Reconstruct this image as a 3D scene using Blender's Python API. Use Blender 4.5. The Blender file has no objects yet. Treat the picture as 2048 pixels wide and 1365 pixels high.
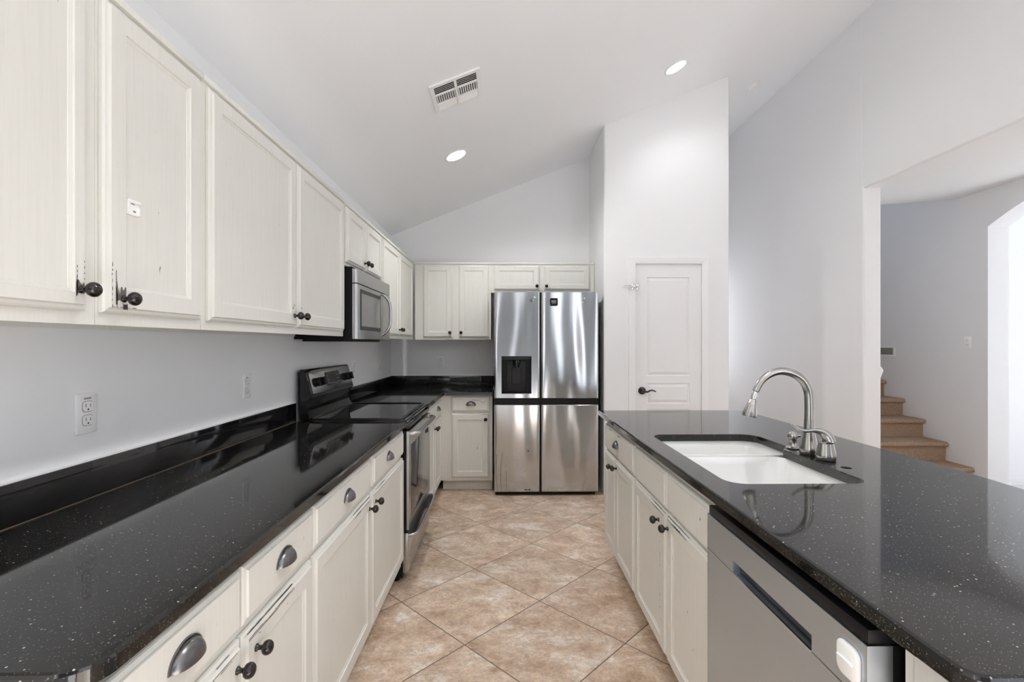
import bpy, bmesh, math, random
from mathutils import Vector, Matrix

S = bpy.context.scene
COL = S.collection
rnd = random.Random(7)

# ------------------------------------------------------------------ camera
cam_d = bpy.data.cameras.new('camera')
cam_d.sensor_width = 36.0
cam_d.lens = 955.0 / 2048.0 * 36.0
cam_d.shift_y = 5.8 / 2048.0
cam_d.clip_start = 0.05
cam = bpy.data.objects.new('camera', cam_d)
COL.objects.link(cam)
cam.location = (0, 0, 1.35)
cam.rotation_euler = (math.pi / 2, 0, -0.0144)
S.camera = cam

# ------------------------------------------------------------------ world, exposure
S.view_settings.view_transform = 'Standard'
S.view_settings.look = 'None'
S.view_settings.gamma = 1.0
S.view_settings.exposure = 0.50
S.view_settings.use_curve_mapping = False
S.cycles.diffuse_bounces = 16
S.cycles.glossy_bounces = 6
S.cycles.max_bounces = 18
S.cycles.use_denoising = True
S.cycles.caustics_reflective = False
S.cycles.caustics_refractive = False
S.cycles.sample_clamp_indirect = 6.0
W = bpy.data.worlds.new('world')
S.world = W
W.use_nodes = True
W.node_tree.nodes['Background'].inputs[0].default_value = (0.80, 0.88, 1.0, 1)
W.node_tree.nodes['Background'].inputs[1].default_value = 1.2

LAMP_W = 35.0       # power of the beam under each recessed lamp
LAMP_E = 12.0       # radiance of the recessed lamps


def area(name, loc, rot, sx, sy, power, color=(1, 1, 1)):
    d = bpy.data.lights.new(name, 'AREA')
    d.shape = 'RECTANGLE'
    d.size, d.size_y = sx, sy
    d.energy = power
    d.color = color
    o = bpy.data.objects.new(name, d)
    COL.objects.link(o)
    o.location = loc
    o.rotation_euler = rot
    return o


# daylight from unseen windows added for fill: family room, far room, passage end
area('added_window_light', (3.27, -2.75, 1.75), (0, math.pi / 2, 0), 3.0, 2.9, 18, (1.0, 0.99, 0.98))
area('added_window_light', (-1.42, -2.75, 1.3), (0, -math.pi / 2, 0), 1.7, 2.2, 26, (1.0, 0.99, 0.98))
area('added_window_light', (8.15, 2.3, 1.5), (0, math.pi / 2, 0), 1.7, 2.0, 8, (1.0, 0.99, 0.98))
area('added_window_light', (2.52, 7.02, 1.6), (-math.pi / 2, 0, 0), 0.8, 1.5, 4, (1.0, 0.99, 0.98))  # added at the passage end to brighten the right wall
# sun added to bounce up off the pale carpet, through unseen side windows
sun_d = bpy.data.lights.new('sun', 'SUN')
sun_d.energy = 23
sun_d.angle = 0.01
sun_d.color = (0.95, 0.98, 1.0)
sun = bpy.data.objects.new('sun', sun_d)
COL.objects.link(sun)
sun.rotation_euler = Vector((-.66, .33, -.67)).to_track_quat('-Z', 'Y').to_euler()


# ------------------------------------------------------------------ materials
def new_mat(name):
    m = bpy.data.materials.new(name)
    m.use_nodes = True
    return m, m.node_tree.nodes, m.node_tree.links, m.node_tree.nodes['Principled BSDF']


def plain(name, col, rough=0.5, metal=0.0, spec=0.5, emit=None, es=0):
    m, N, L, P = new_mat(name)
    P.inputs['Base Color'].default_value = (*col, 1)
    P.inputs['Roughness'].default_value = rough
    P.inputs['Metallic'].default_value = metal
    P.inputs['Specular IOR Level'].default_value = spec
    if emit:
        P.inputs['Emission Color'].default_value = (*emit, 1)
        P.inputs['Emission Strength'].default_value = es
    # a little surface variation so nothing is perfectly even
    t = N.new('ShaderNodeTexCoord')
    n = N.new('ShaderNodeTexNoise')
    n.inputs['Scale'].default_value = 60
    L.new(t.outputs['Object'], n.inputs['Vector'])
    b = N.new('ShaderNodeBump')
    b.inputs['Strength'].default_value = 0.02
    b.inputs['Distance'].default_value = 0.002
    L.new(n.outputs['Fac'], b.inputs['Height'])
    L.new(b.outputs[0], P.inputs['Normal'])
    return m


def wall_mat(name, col, rough=0.6, scale=90, strength=0.12):
    m, N, L, P = new_mat(name)
    P.inputs['Base Color'].default_value = (*col, 1)
    P.inputs['Roughness'].default_value = rough
    P.inputs['Specular IOR Level'].default_value = 0.3
    g = N.new('ShaderNodeNewGeometry')
    n = N.new('ShaderNodeTexNoise')
    n.inputs['Scale'].default_value = scale
    n.inputs['Detail'].default_value = 3
    L.new(g.outputs['Position'], n.inputs['Vector'])
    b = N.new('ShaderNodeBump')
    b.inputs['Strength'].default_value = strength
    b.inputs['Distance'].default_value = 0.003
    L.new(n.outputs['Fac'], b.inputs['Height'])
    L.new(b.outputs[0], P.inputs['Normal'])
    return m


def paint_mat(name, col, rough=0.38):
    """brush-painted oak: vertical grain showing through the paint"""
    m, N, L, P = new_mat(name)
    g = N.new('ShaderNodeNewGeometry')
    mp = N.new('ShaderNodeMapping')
    mp.inputs['Scale'].default_value = (110, 110, 5)
    L.new(g.outputs['Position'], mp.inputs['Vector'])
    n = N.new('ShaderNodeTexNoise')
    n.inputs['Scale'].default_value = 1.0
    n.inputs['Detail'].default_value = 5
    n.inputs['Roughness'].default_value = 0.65
    L.new(mp.outputs[0], n.inputs['Vector'])
    r = N.new('ShaderNodeValToRGB')
    r.color_ramp.elements[0].position = 0.27
    r.color_ramp.elements[0].color = (col[0] * .955, col[1] * .95, col[2] * .94, 1)
    r.color_ramp.elements[1].position = 0.55
    r.color_ramp.elements[1].color = (*col, 1)
    L.new(n.outputs['Fac'], r.inputs[0])
    # specks of dark wood where the paint has worn through
    mp2 = N.new('ShaderNodeMapping')
    mp2.inputs['Scale'].default_value = (60, 60, 14)
    L.new(g.outputs['Position'], mp2.inputs['Vector'])
    n2 = N.new('ShaderNodeTexNoise')
    n2.inputs['Scale'].default_value = 1.0
    n2.inputs['Detail'].default_value = 6
    L.new(mp2.outputs[0], n2.inputs['Vector'])
    r2 = N.new('ShaderNodeValToRGB')
    r2.color_ramp.elements[0].position = 0.745
    r2.color_ramp.elements[0].color = (0, 0, 0, 1)
    r2.color_ramp.elements[1].position = 0.765
    r2.color_ramp.elements[1].color = (1, 1, 1, 1)
    L.new(n2.outputs['Fac'], r2.inputs[0])
    mx = N.new('ShaderNodeMix')
    mx.data_type = 'RGBA'
    L.new(r2.outputs[0], mx.inputs['Factor'])
    L.new(r.outputs[0], mx.inputs[6])
    mx.inputs[7].default_value = (0.10, 0.085, 0.07, 1)
    L.new(mx.outputs[2], P.inputs['Base Color'])
    P.inputs['Roughness'].default_value = rough
    b = N.new('ShaderNodeBump')
    b.inputs['Strength'].default_value = 0.10
    b.inputs['Distance'].default_value = 0.0015
    L.new(n.outputs['Fac'], b.inputs['Height'])
    L.new(b.outputs[0], P.inputs['Normal'])
    return m


def granite_mat(name):
    m, N, L, P = new_mat(name)
    g = N.new('ShaderNodeNewGeometry')
    base = None
    cols = []
    for sc, thr, keep, col in ((170, 0.27, 0.945, (0.60, 0.54, 0.45)), (420, 0.33, 0.83, (0.17, 0.155, 0.13))):
        v = N.new('ShaderNodeTexVoronoi')
        v.inputs['Scale'].default_value = sc
        L.new(g.outputs['Position'], v.inputs['Vector'])
        a = N.new('ShaderNodeMath')
        a.operation = 'LESS_THAN'
        a.inputs[1].default_value = thr
        L.new(v.outputs['Distance'], a.inputs[0])
        sx = N.new('ShaderNodeSeparateColor')
        L.new(v.outputs['Color'], sx.inputs[0])
        k = N.new('ShaderNodeMath')
        k.operation = 'GREATER_THAN'
        k.inputs[1].default_value = keep
        L.new(sx.outputs[0], k.inputs[0])
        mu = N.new('ShaderNodeMath')
        mu.operation = 'MULTIPLY'
        L.new(a.outputs[0], mu.inputs[0])
        L.new(k.outputs[0], mu.inputs[1])
        mu2 = N.new('ShaderNodeMath')
        mu2.operation = 'MULTIPLY'
        L.new(mu.outputs[0], mu2.inputs[0])
        L.new(sx.outputs[1], mu2.inputs[1])
        mx = N.new('ShaderNodeMix')
        mx.data_type = 'RGBA'
        L.new(mu2.outputs[0], mx.inputs['Factor'])
        if base is None:
            mx.inputs[6].default_value = (0.010, 0.010, 0.0095, 1)
        else:
            L.new(base, mx.inputs[6])
        mx.inputs[7].default_value = (*col, 1)
        base = mx.outputs[2]
    L.new(base, P.inputs['Base Color'])
    P.inputs['Roughness'].default_value = 0.055
    P.inputs['IOR'].default_value = 1.56
    return m


def tile_mat(name):
    m, N, L, P = new_mat(name)
    g = N.new('ShaderNodeNewGeometry')
    pitch = 0.5105
    mp = N.new('ShaderNodeMapping')
    mp.vector_type = 'POINT'
    k = 1 / (pitch * math.sqrt(2))
    # p=(x+y)/sqrt2, q=(y-x)/sqrt2 through dot products
    sep = []
    for vec, off in (((k, k, 0), -(0.180 + 2.504) * k), ((-k, k, 0), -(2.504 - 0.180) * k)):
        d = N.new('ShaderNodeVectorMath')
        d.operation = 'DOT_PRODUCT'
        L.new(g.outputs['Position'], d.inputs[0])
        d.inputs[1].default_value = vec
        a = N.new('ShaderNodeMath')
        a.operation = 'ADD'
        L.new(d.outputs['Value'], a.inputs[0])
        a.inputs[1].default_value = off + 40
        sep.append(a)
    edges, cells = [], []
    for a in sep:
        f = N.new('ShaderNodeMath'); f.operation = 'FRACT'
        L.new(a.outputs[0], f.inputs[0])
        s = N.new('ShaderNodeMath'); s.operation = 'SUBTRACT'
        L.new(f.outputs[0], s.inputs[0]); s.inputs[1].default_value = 0.5
        ab = N.new('ShaderNodeMath'); ab.operation = 'ABSOLUTE'
        L.new(s.outputs[0], ab.inputs[0])
        edges.append(ab)
        fl = N.new('ShaderNodeMath'); fl.operation = 'FLOOR'
        L.new(a.outputs[0], fl.inputs[0])
        cells.append(fl)
    mxn = N.new('ShaderNodeMath'); mxn.operation = 'MAXIMUM'
    L.new(edges[0].outputs[0], mxn.inputs[0]); L.new(edges[1].outputs[0], mxn.inputs[1])
    gr = N.new('ShaderNodeMapRange')
    gr.inputs['From Min'].default_value = 0.5 - 0.0058
    gr.inputs['From Max'].default_value = 0.5 - 0.0036
    L.new(mxn.outputs[0], gr.inputs['Value'])
    cv = N.new('ShaderNodeCombineXYZ')
    L.new(cells[0].outputs[0], cv.inputs[0]); L.new(cells[1].outputs[0], cv.inputs[1])
    wn = N.new('ShaderNodeTexWhiteNoise')
    wn.noise_dimensions = '2D'
    L.new(cv.outputs[0], wn.inputs['Vector'])
    # each tile gets its own piece of the stone pattern
    off = N.new('ShaderNodeVectorMath'); off.operation = 'SCALE'
    L.new(wn.outputs['Color'], off.inputs[0]); off.inputs['Scale'].default_value = 30
    pv = N.new('ShaderNodeVectorMath'); pv.operation = 'ADD'
    L.new(g.outputs['Position'], pv.inputs[0]); L.new(off.outputs[0], pv.inputs[1])
    st = N.new('ShaderNodeMapping')
    st.inputs['Scale'].default_value = (3.2, 4.2, 3)
    st.inputs['Rotation'].default_value = (0, 0, 0.6)
    L.new(pv.outputs[0], st.inputs['Vector'])
    n1 = N.new('ShaderNodeTexNoise')
    n1.inputs['Scale'].default_value = 1.9
    n1.inputs['Detail'].default_value = 9
    n1.inputs['Roughness'].default_value = 0.72
    n1.inputs['Distortion'].default_value = 0.35
    L.new(st.outputs[0], n1.inputs['Vector'])
    r = N.new('ShaderNodeValToRGB')
    e = r.color_ramp.elements
    e[0].position = 0.34; e[0].color = (0.38, 0.26, 0.175, 1)
    e[1].position = 0.68; e[1].color = (0.80, 0.75, 0.69, 1)
    for pos, c in ((0.44, (0.49, 0.36, 0.26, 1)), (0.52, (0.58, 0.445, 0.34, 1)), (0.58, (0.63, 0.51, 0.405, 1)), (0.635, (0.70, 0.62, 0.54, 1))):
        q = e.new(pos); q.color = c
    L.new(n1.outputs['Fac'], r.inputs[0])
    n2 = N.new('ShaderNodeTexNoise')
    n2.inputs['Scale'].default_value = 30
    n2.inputs['Detail'].default_value = 6
    n2.inputs['Roughness'].default_value = 0.7
    n2.inputs['Distortion'].default_value = 1.2
    L.new(pv.outputs[0], n2.inputs['Vector'])
    mr = N.new('ShaderNodeMapRange')
    mr.inputs['From Min'].default_value = 0.3; mr.inputs['From Max'].default_value = 0.7
    mr.inputs['To Min'].default_value = 0.74; mr.inputs['To Max'].default_value = 1.27
    L.new(n2.outputs['Fac'], mr.inputs['Value'])
    ts = N.new('ShaderNodeMapRange')
    ts.inputs['To Min'].default_value = 1.02; ts.inputs['To Max'].default_value = 1.16
    L.new(wn.outputs['Value'], ts.inputs['Value'])
    mm = N.new('ShaderNodeMath'); mm.operation = 'MULTIPLY'
    L.new(mr.outputs[0], mm.inputs[0]); L.new(ts.outputs[0], mm.inputs[1])
    sc = N.new('ShaderNodeVectorMath'); sc.operation = 'SCALE'
    L.new(r.outputs[0], sc.inputs[0]); L.new(mm.outputs[0], sc.inputs['Scale'])
    # chalky pale patches with ragged edges
    n3 = N.new('ShaderNodeTexNoise')
    n3.inputs['Scale'].default_value = 4.6
    n3.inputs['Detail'].default_value = 8
    n3.inputs['Roughness'].default_value = 0.72
    n3.inputs['Distortion'].default_value = 0.35
    st3 = N.new('ShaderNodeMapping')
    st3.inputs['Scale'].default_value = (0.8, 1.7, 1)
    st3.inputs['Location'].default_value = (5.3, 2.1, 0)
    st3.inputs['Rotation'].default_value = (0, 0, 0.5)
    L.new(pv.outputs[0], st3.inputs['Vector'])
    L.new(st3.outputs[0], n3.inputs['Vector'])
    m3 = N.new('ShaderNodeMapRange')
    m3.inputs['From Min'].default_value = 0.565; m3.inputs['From Max'].default_value = 0.635
    m3.inputs['To Max'].default_value = 0.8
    L.new(n3.outputs['Fac'], m3.inputs['Value'])
    mp3 = N.new('ShaderNodeMix'); mp3.data_type = 'RGBA'
    L.new(m3.outputs[0], mp3.inputs['Factor'])
    L.new(sc.outputs[0], mp3.inputs[6])
    mp3.inputs[7].default_value = (0.76, 0.70, 0.63, 1)
    # thin dark veins
    n4 = N.new('ShaderNodeTexNoise')
    n4.inputs['Scale'].default_value = 7.0
    n4.inputs['Detail'].default_value = 7
    n4.inputs['Distortion'].default_value = 1.6
    L.new(st.outputs[0], n4.inputs['Vector'])
    a4 = N.new('ShaderNodeMath'); a4.operation = 'SUBTRACT'
    L.new(n4.outputs['Fac'], a4.inputs[0]); a4.inputs[1].default_value = 0.5
    b4 = N.new('ShaderNodeMath'); b4.operation = 'ABSOLUTE'
    L.new(a4.outputs[0], b4.inputs[0])
    m4 = N.new('ShaderNodeMapRange')
    m4.inputs['From Min'].default_value = 0.0; m4.inputs['From Max'].default_value = 0.022
    m4.inputs['To Min'].default_value = 0.72; m4.inputs['To Max'].default_value = 1.0
    L.new(b4.outputs[0], m4.inputs['Value'])
    sc4 = N.new('ShaderNodeVectorMath'); sc4.operation = 'SCALE'
    L.new(mp3.outputs[2], sc4.inputs[0]); L.new(m4.outputs[0], sc4.inputs['Scale'])
    sc = sc4
    mx = N.new('ShaderNodeMix'); mx.data_type = 'RGBA'
    L.new(gr.outputs[0], mx.inputs['Factor'])
    L.new(sc.outputs[0], mx.inputs[6])
    mx.inputs[7].default_value = (0.13, 0.095, 0.07, 1)
    L.new(mx.outputs[2], P.inputs['Base Color'])
    P.inputs['Roughness'].default_value = 0.42
    hb = N.new('ShaderNodeMath'); hb.operation = 'SUBTRACT'
    L.new(n1.outputs['Fac'], hb.inputs[0]); L.new(gr.outputs[0], hb.inputs[1])
    b = N.new('ShaderNodeBump')
    b.inputs['Strength'].default_value = 0.25; b.inputs['Distance'].default_value = 0.004
    L.new(hb.outputs[0], b.inputs['Height'])
    L.new(b.outputs[0], P.inputs['Normal'])
    return m


def steel_mat(name, col=(0.62, 0.61, 0.60), rough=0.24, wave=0.0, brush=(3, 3, 220), dirt=False):
    m, N, L, P = new_mat(name)
    P.inputs['Base Color'].default_value = (*col, 1)
    P.inputs['Metallic'].default_value = 1.0
    P.inputs['Roughness'].default_value = rough
    g = N.new('ShaderNodeNewGeometry')
    mp = N.new('ShaderNodeMapping')
    mp.inputs['Scale'].default_value = brush
    L.new(g.outputs['Position'], mp.inputs['Vector'])
    n = N.new('ShaderNodeTexNoise')
    n.inputs['Scale'].default_value = 4.0
    n.inputs['Detail'].default_value = 4
    L.new(mp.outputs[0], n.inputs['Vector'])
    mr = N.new('ShaderNodeMapRange')
    mr.inputs['To Min'].default_value = rough * .985
    mr.inputs['To Max'].default_value = rough * 1.015
    L.new(n.outputs['Fac'], mr.inputs['Value'])
    L.new(mr.outputs[0], P.inputs['Roughness'])
    if wave:
        mp2 = N.new('ShaderNodeMapping')
        mp2.inputs['Scale'].default_value = (3.4, 2.0, 0.55)
        L.new(g.outputs['Position'], mp2.inputs['Vector'])
        n2 = N.new('ShaderNodeTexNoise')
        n2.inputs['Scale'].default_value = 1.0
        n2.inputs['Detail'].default_value = 1.0
        L.new(mp2.outputs[0], n2.inputs['Vector'])
        b = N.new('ShaderNodeBump')
        b.inputs['Strength'].default_value = 1.0
        b.inputs['Distance'].default_value = wave
        L.new(n2.outputs['Fac'], b.inputs['Height'])
        L.new(b.outputs[0], P.inputs['Normal'])
    return m


def carpet_mat(name):
    m, N, L, P = new_mat(name)
    g = N.new('ShaderNodeNewGeometry')
    n = N.new('ShaderNodeTexNoise')
    n.inputs['Scale'].default_value = 250
    n.inputs['Detail'].default_value = 2
    L.new(g.outputs['Position'], n.inputs['Vector'])
    r = N.new('ShaderNodeValToRGB')
    e = r.color_ramp.elements
    e[0].position = 0.28; e[0].color = (0.17, 0.105, 0.07, 1)
    e[1].position = 0.74; e[1].color = (0.68, 0.52, 0.39, 1)
    q = e.new(0.5); q.color = (0.43, 0.30, 0.21, 1)
    L.new(n.outputs['Fac'], r.inputs[0])
    L.new(r.outputs[0], P.inputs['Base Color'])
    P.inputs['Roughness'].default_value = 1.0
    P.inputs['Specular IOR Level'].default_value = 0.1
    b = N.new('ShaderNodeBump')
    b.inputs['Strength'].default_value = 0.8; b.inputs['Distance'].default_value = 0.006
    L.new(n.outputs['Fac'], b.inputs['Height'])
    L.new(b.outputs[0], P.inputs['Normal'])
    return m


M = {}
M['wall'] = wall_mat('wall_paint', (0.845, 0.85, 0.86))
M['greywall'] = wall_mat('grey_wall_paint', (0.14, 0.14, 0.141))
M['ceil'] = wall_mat('ceiling_paint', (0.90, 0.915, 0.935), scale=55, strength=0.18)
M['trim'] = plain('white_trim_paint', (0.86, 0.86, 0.865), 0.4)
M['door'] = plain('white_door_paint', (0.84, 0.84, 0.845), 0.45)
M['cab'] = paint_mat('cream_cabinet_paint', (0.725, 0.717, 0.67))
M['bare'] = plain('worn_dark_wood', (0.055, 0.045, 0.036), 0.7)
M['granite'] = granite_mat('black_speckled_granite')
M['tile'] = tile_mat('beige_stone_tile')
M['fridge'] = steel_mat('fridge_steel', (0.57, 0.578, 0.59), 0.17, wave=0.055)
M['steel'] = steel_mat('brushed_steel', (0.51, 0.51, 0.515), 0.27, brush=(3, 3, 220))
M['dw_steel'] = steel_mat('dishwasher_steel', (0.565, 0.625, 0.69), 0.38, brush=(2, 2, 220))
M['nickel'] = plain('brushed_nickel', (0.43, 0.415, 0.395), 0.24, 1.0)
M['chrome'] = plain('polished_chrome', (0.75, 0.75, 0.76), 0.10, 1.0)
M['black'] = plain('black_plastic', (0.006, 0.006, 0.0065), 0.45, spec=0.25)
M['blackgloss'] = plain('black_enamel', (0.008, 0.008, 0.009), 0.10)
M['glass'] = plain('black_glass', (0.010, 0.010, 0.012), 0.04, spec=0.75)
M['ovenglass'] = plain('smoked_oven_glass', (0.035, 0.037, 0.042), 0.05, spec=1.0)
M['mwglass'] = plain('microwave_screen_glass', (0.17, 0.17, 0.17), 0.12, spec=0.8)
M['bronze'] = plain('oil_rubbed_bronze', (0.020, 0.016, 0.013), 0.20, 0.35, spec=0.7)
M['pewter'] = plain('dark_pewter', (0.20, 0.19, 0.195), 0.28, 0.9)
M['plate'] = plain('white_plastic', (0.88, 0.88, 0.875), 0.4)
M['slot'] = plain('dark_slot', (0.03, 0.03, 0.03), 0.7)
M['greyslot'] = plain('grey_slot', (0.30, 0.30, 0.29), 0.7)
M['porcelain'] = plain('white_porcelain', (0.80, 0.80, 0.79), 0.12)
M['carpet'] = carpet_mat('brown_carpet')
M['bouncecarpet'] = wall_mat('pale_bounce_carpet', (0.74, 0.735, 0.73), 1.0, 200, .6)
M['lamp'] = plain('lamp_lens', (0.9, 0.9, 0.9), 0.5, emit=(1.0, 0.995, 0.985), es=LAMP_E)
M['joint'] = plain('tan_joint', (0.20, 0.15, 0.11), 0.7)
M['duct'] = plain('dark_duct', (0.05, 0.045, 0.04), 0.8)
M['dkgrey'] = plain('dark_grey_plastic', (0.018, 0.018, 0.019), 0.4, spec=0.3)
M['print'] = plain('pale_print', (0.45, 0.45, 0.46), 0.5)
M['screen'] = plain('display_panel', (0.02, 0.021, 0.022), 0.25)
M['chipgrey'] = plain('worn_primer', (0.13, 0.12, 0.105), 0.6)


# ------------------------------------------------------------------ mesh helpers
WORG = {}


def finish(bm, name, mats, parent=None, smooth=False, sub=None):
    bmesh.ops.recalc_face_normals(bm, faces=bm.faces)
    if parent is not None:
        o0 = WORG[parent.name]
        bmesh.ops.translate(bm, verts=bm.verts, vec=(-o0[0], -o0[1], -o0[2]))
    me = bpy.data.meshes.new(name)
    bm.to_mesh(me)
    bm.free()
    if not isinstance(mats, (list, tuple)):
        mats = [mats]
    for m in mats:
        me.materials.append(m)
    if smooth:
        for p in me.polygons:
            p.use_smooth = True
        try:
            me.set_sharp_from_angle(angle=math.radians(smooth if smooth is not True else 40))
        except Exception:
            pass
    o = bpy.data.objects.new(name, me)
    COL.objects.link(o)
    if parent is not None:
        o.parent = parent
        WORG[o.name] = WORG[parent.name]
    else:
        WORG[o.name] = (0, 0, 0)
    return o


def thing(name, loc, label, cat, group=None):
    o = bpy.data.objects.new(name, None)
    o.empty_display_size = 0.1
    COL.objects.link(o)
    o.location = loc
    WORG[o.name] = loc
    o['label'] = label
    o['category'] = cat
    if group:
        o['group'] = group
    return o


def tag(o, label, cat, group=None):
    o['label'] = label
    o['category'] = cat
    if group:
        o['group'] = group
    return o


def struct(o):
    o['kind'] = 'structure'
    return o


def box(bm, x0, x1, y0, y1, z0, z1, bev=0.0, seg=2, mi=0):
    r = bmesh.ops.create_cube(bm, size=1.0)
    vs = r['verts']
    for v in vs:
        v.co = Vector(((x0 + x1) / 2 + v.co.x * (x1 - x0), (y0 + y1) / 2 + v.co.y * (y1 - y0), (z0 + z1) / 2 + v.co.z * (z1 - z0)))
    fs = set()
    for v in vs:
        for f in v.link_faces:
            fs.add(f)
    for f in fs:
        f.material_index = mi
    if bev > 0:
        es = set()
        for v in vs:
            for e in v.link_edges:
                es.add(e)
        bmesh.ops.bevel(bm, geom=list(es), offset=bev, segments=seg, profile=0.5, affect='EDGES')
    return bm


def BM():
    return bmesh.new()


def boxo(name, mat, parent, x0, x1, y0, y1, z0, z1, bev=0.0, seg=2):
    b = BM()
    box(b, x0, x1, y0, y1, z0, z1, bev, seg)
    return finish(b, name, mat, parent, smooth=30 if bev else False)


def frame_fn(face, a0, z0, plane):
    """(u along the wall, v up, w out of the face) -> world.  face: '+X','-X','-Y','-Z..'"""
    if face == '+X':
        return lambda u, v, w: Vector((plane + w, a0 + u, z0 + v))
    if face == '-X':
        return lambda u, v, w: Vector((plane - w, a0 + u, z0 + v))
    if face == '-Y':
        return lambda u, v, w: Vector((a0 + u, plane - w, z0 + v))
    raise ValueError(face)


def ring(bm, F, w, h, inset, d):
    return [bm.verts.new(F(u, v, d)) for u, v in ((inset, inset), (w - inset, inset), (w - inset, h - inset), (inset, h - inset))]


def bridge(bm, A, B, mi=0):
    n = len(A)
    for i in range(n):
        f = bm.faces.new((A[i], A[(i + 1) % n], B[(i + 1) % n], B[i]))
        f.material_index = mi


def rings(bm, F, w, h, prof, cap=True, back=True, mi=0):
    R = [ring(bm, F, w, h, i, d) for i, d in prof]
    for a, b in zip(R[:-1], R[1:]):
        bridge(bm, a, b, mi)
    if back:
        bm.faces.new(R[0]).material_index = mi
    if cap:
        bm.faces.new(R[-1]).material_index = mi
    return R


def chip(bm, F, u, v, su, sv, w=0.0006, mi=1, n=13):
    vs = []
    for i in range(n):
        a = 2 * math.pi * i / n
        r = rnd.uniform(0.72, 1.0)
        vs.append(bm.verts.new(F(u + math.cos(a) * su * r, v + math.sin(a) * sv * r, w)))
    bm.faces.new(vs).material_index = mi


def jag(bm, F, u0, u1, v0, v1, w, mi=1, n=9):
    """patch of worn paint: straight sides, ragged top and bottom"""
    P = [(u0 + (u1 - u0) * k / n, v0 + (v1 - v0) * rnd.uniform(0, .16)) for k in range(n + 1)]
    P += [(u1 - (u1 - u0) * k / n, v1 - (v1 - v0) * rnd.uniform(0, .30) * (2.0 if rnd.random() < .2 else 1)) for k in range(n + 1)]
    bm.faces.new([bm.verts.new(F(u, v, w)) for u, v in P]).material_index = mi


def lathe(bm, prof, M4, n=20, mi=0, flute=0.0, nf=12):
    """prof: list of (r, z) ; M4 places it"""
    R = []
    for r, z in prof:
        if r < 1e-6:
            R.append([bm.verts.new(M4 @ Vector((0, 0, z)))])
        else:
            L = []
            for i in range(n):
                a = 2 * math.pi * i / n
                rr = r * (1 + flute * abs(math.cos(a * nf / 2)) - flute * .5)
                L.append(bm.verts.new(M4 @ Vector((rr * math.cos(a), rr * math.sin(a), z))))
            R.append(L)
    for A, B in zip(R[:-1], R[1:]):
        for i in range(n):
            j = (i + 1) % n
            if len(A) == 1 and len(B) == 1:
                continue
            if len(A) == 1:
                f = bm.faces.new((A[0], B[j], B[i]))
            elif len(B) == 1:
                f = bm.faces.new((A[i], A[j], B[0]))
            else:
                f = bm.faces.new((A[i], A[j], B[j], B[i]))
            f.material_index = mi
    for E in (R[0], R[-1]):
        if len(E) > 1:
            bm.faces.new(E).material_index = mi


def tube(bm, pts, rads, n=14, flat=None, mi=0):
    """swept circle; flat=(axis scale list) squashes along the binormal"""
    P = [Vector(p) for p in pts]
    R = []
    up = None
    for i, p in enumerate(P):
        t = (P[min(i + 1, len(P) - 1)] - P[max(i - 1, 0)]).normalized()
        if up is None:
            up = Vector((0, 1, 0)) if abs(t.y) < 0.9 else Vector((0, 0, 1))
        a = (up - t * up.dot(t)).normalized()
        up = a
        b = t.cross(a)
        r = rads[i] if isinstance(rads, (list, tuple)) else rads
        f = flat[i] if flat else 1.0
        R.append([bm.verts.new(p + a * math.cos(2 * math.pi * k / n) * r * f + b * math.sin(2 * math.pi * k / n) * r) for k in range(n)])
    for A, B in zip(R[:-1], R[1:]):
        bridge(bm, A, B, mi)
    bm.faces.new(R[0]).material_index = mi
    bm.faces.new(list(reversed(R[-1]))).material_index = mi


def catmull(pts, per=6):
    out = []
    n = len(pts)
    P = [Vector(p) for p in pts]
    for i in range(n - 1):
        p0, p1, p2, p3 = P[max(i - 1, 0)], P[i], P[i + 1], P[min(i + 2, n - 1)]
        for k in range(per):
            t = k / per
            out.append(0.5 * ((2 * p1) + (-p0 + p2) * t + (2 * p0 - 5 * p1 + 4 * p2 - p3) * t * t + (-p0 + 3 * p1 - 3 * p2 + p3) * t ** 3))
    out.append(P[-1])
    return out


def interp(vals, per=6):
    out = []
    for a, b in zip(vals[:-1], vals[1:]):
        out += [a + (b - a) * k / per for k in range(per)]
    return out + [vals[-1]]


def round_poly(pts, n=6):
    """pts: list of (x, y, radius) counter-clockwise -> rounded outline"""
    out = []
    m = len(pts)
    for i in range(m):
        p = Vector(pts[i][:2]); r = pts[i][2]
        a = Vector(pts[i - 1][:2]); b = Vector(pts[(i + 1) % m][:2])
        if r <= 0:
            out.append(p); continue
        d1 = (a - p).normalized(); d2 = (b - p).normalized()
        ang = math.acos(max(-1, min(1, d1.dot(d2))))
        t = r / math.tan(ang / 2)
        p1 = p + d1 * t; p2 = p + d2 * t
        c = p + (d1 + d2).normalized() * (r / math.sin(ang / 2))
        a1 = math.atan2(p1.y - c.y, p1.x - c.x); a2 = math.atan2(p2.y - c.y, p2.x - c.x)
        da = (a2 - a1 + math.pi) % (2 * math.pi) - math.pi
        for k in range(n + 1):
            q = a1 + da * k / n
            out.append(Vector((c.x + r * math.cos(q), c.y + r * math.sin(q))))
    return out


def offset_poly(P, d):
    """inward offset of a counter-clockwise outline by d"""
    out = []
    n = len(P)
    for i in range(n):
        a, p, b = P[i - 1], P[i], P[(i + 1) % n]
        e1 = (p - a); e2 = (b - p)
        if e1.length < 1e-7: e1 = e2
        if e2.length < 1e-7: e2 = e1
        e1 = e1.normalized(); e2 = e2.normalized()
        n1 = Vector((-e1.y, e1.x)); n2 = Vector((-e2.y, e2.x))
        m = (n1 + n2)
        if m.length < 1e-6:
            m = n1
        m = m.normalized()
        out.append(p + m * (d / max(0.35, m.dot(n1))))
    return out


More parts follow.
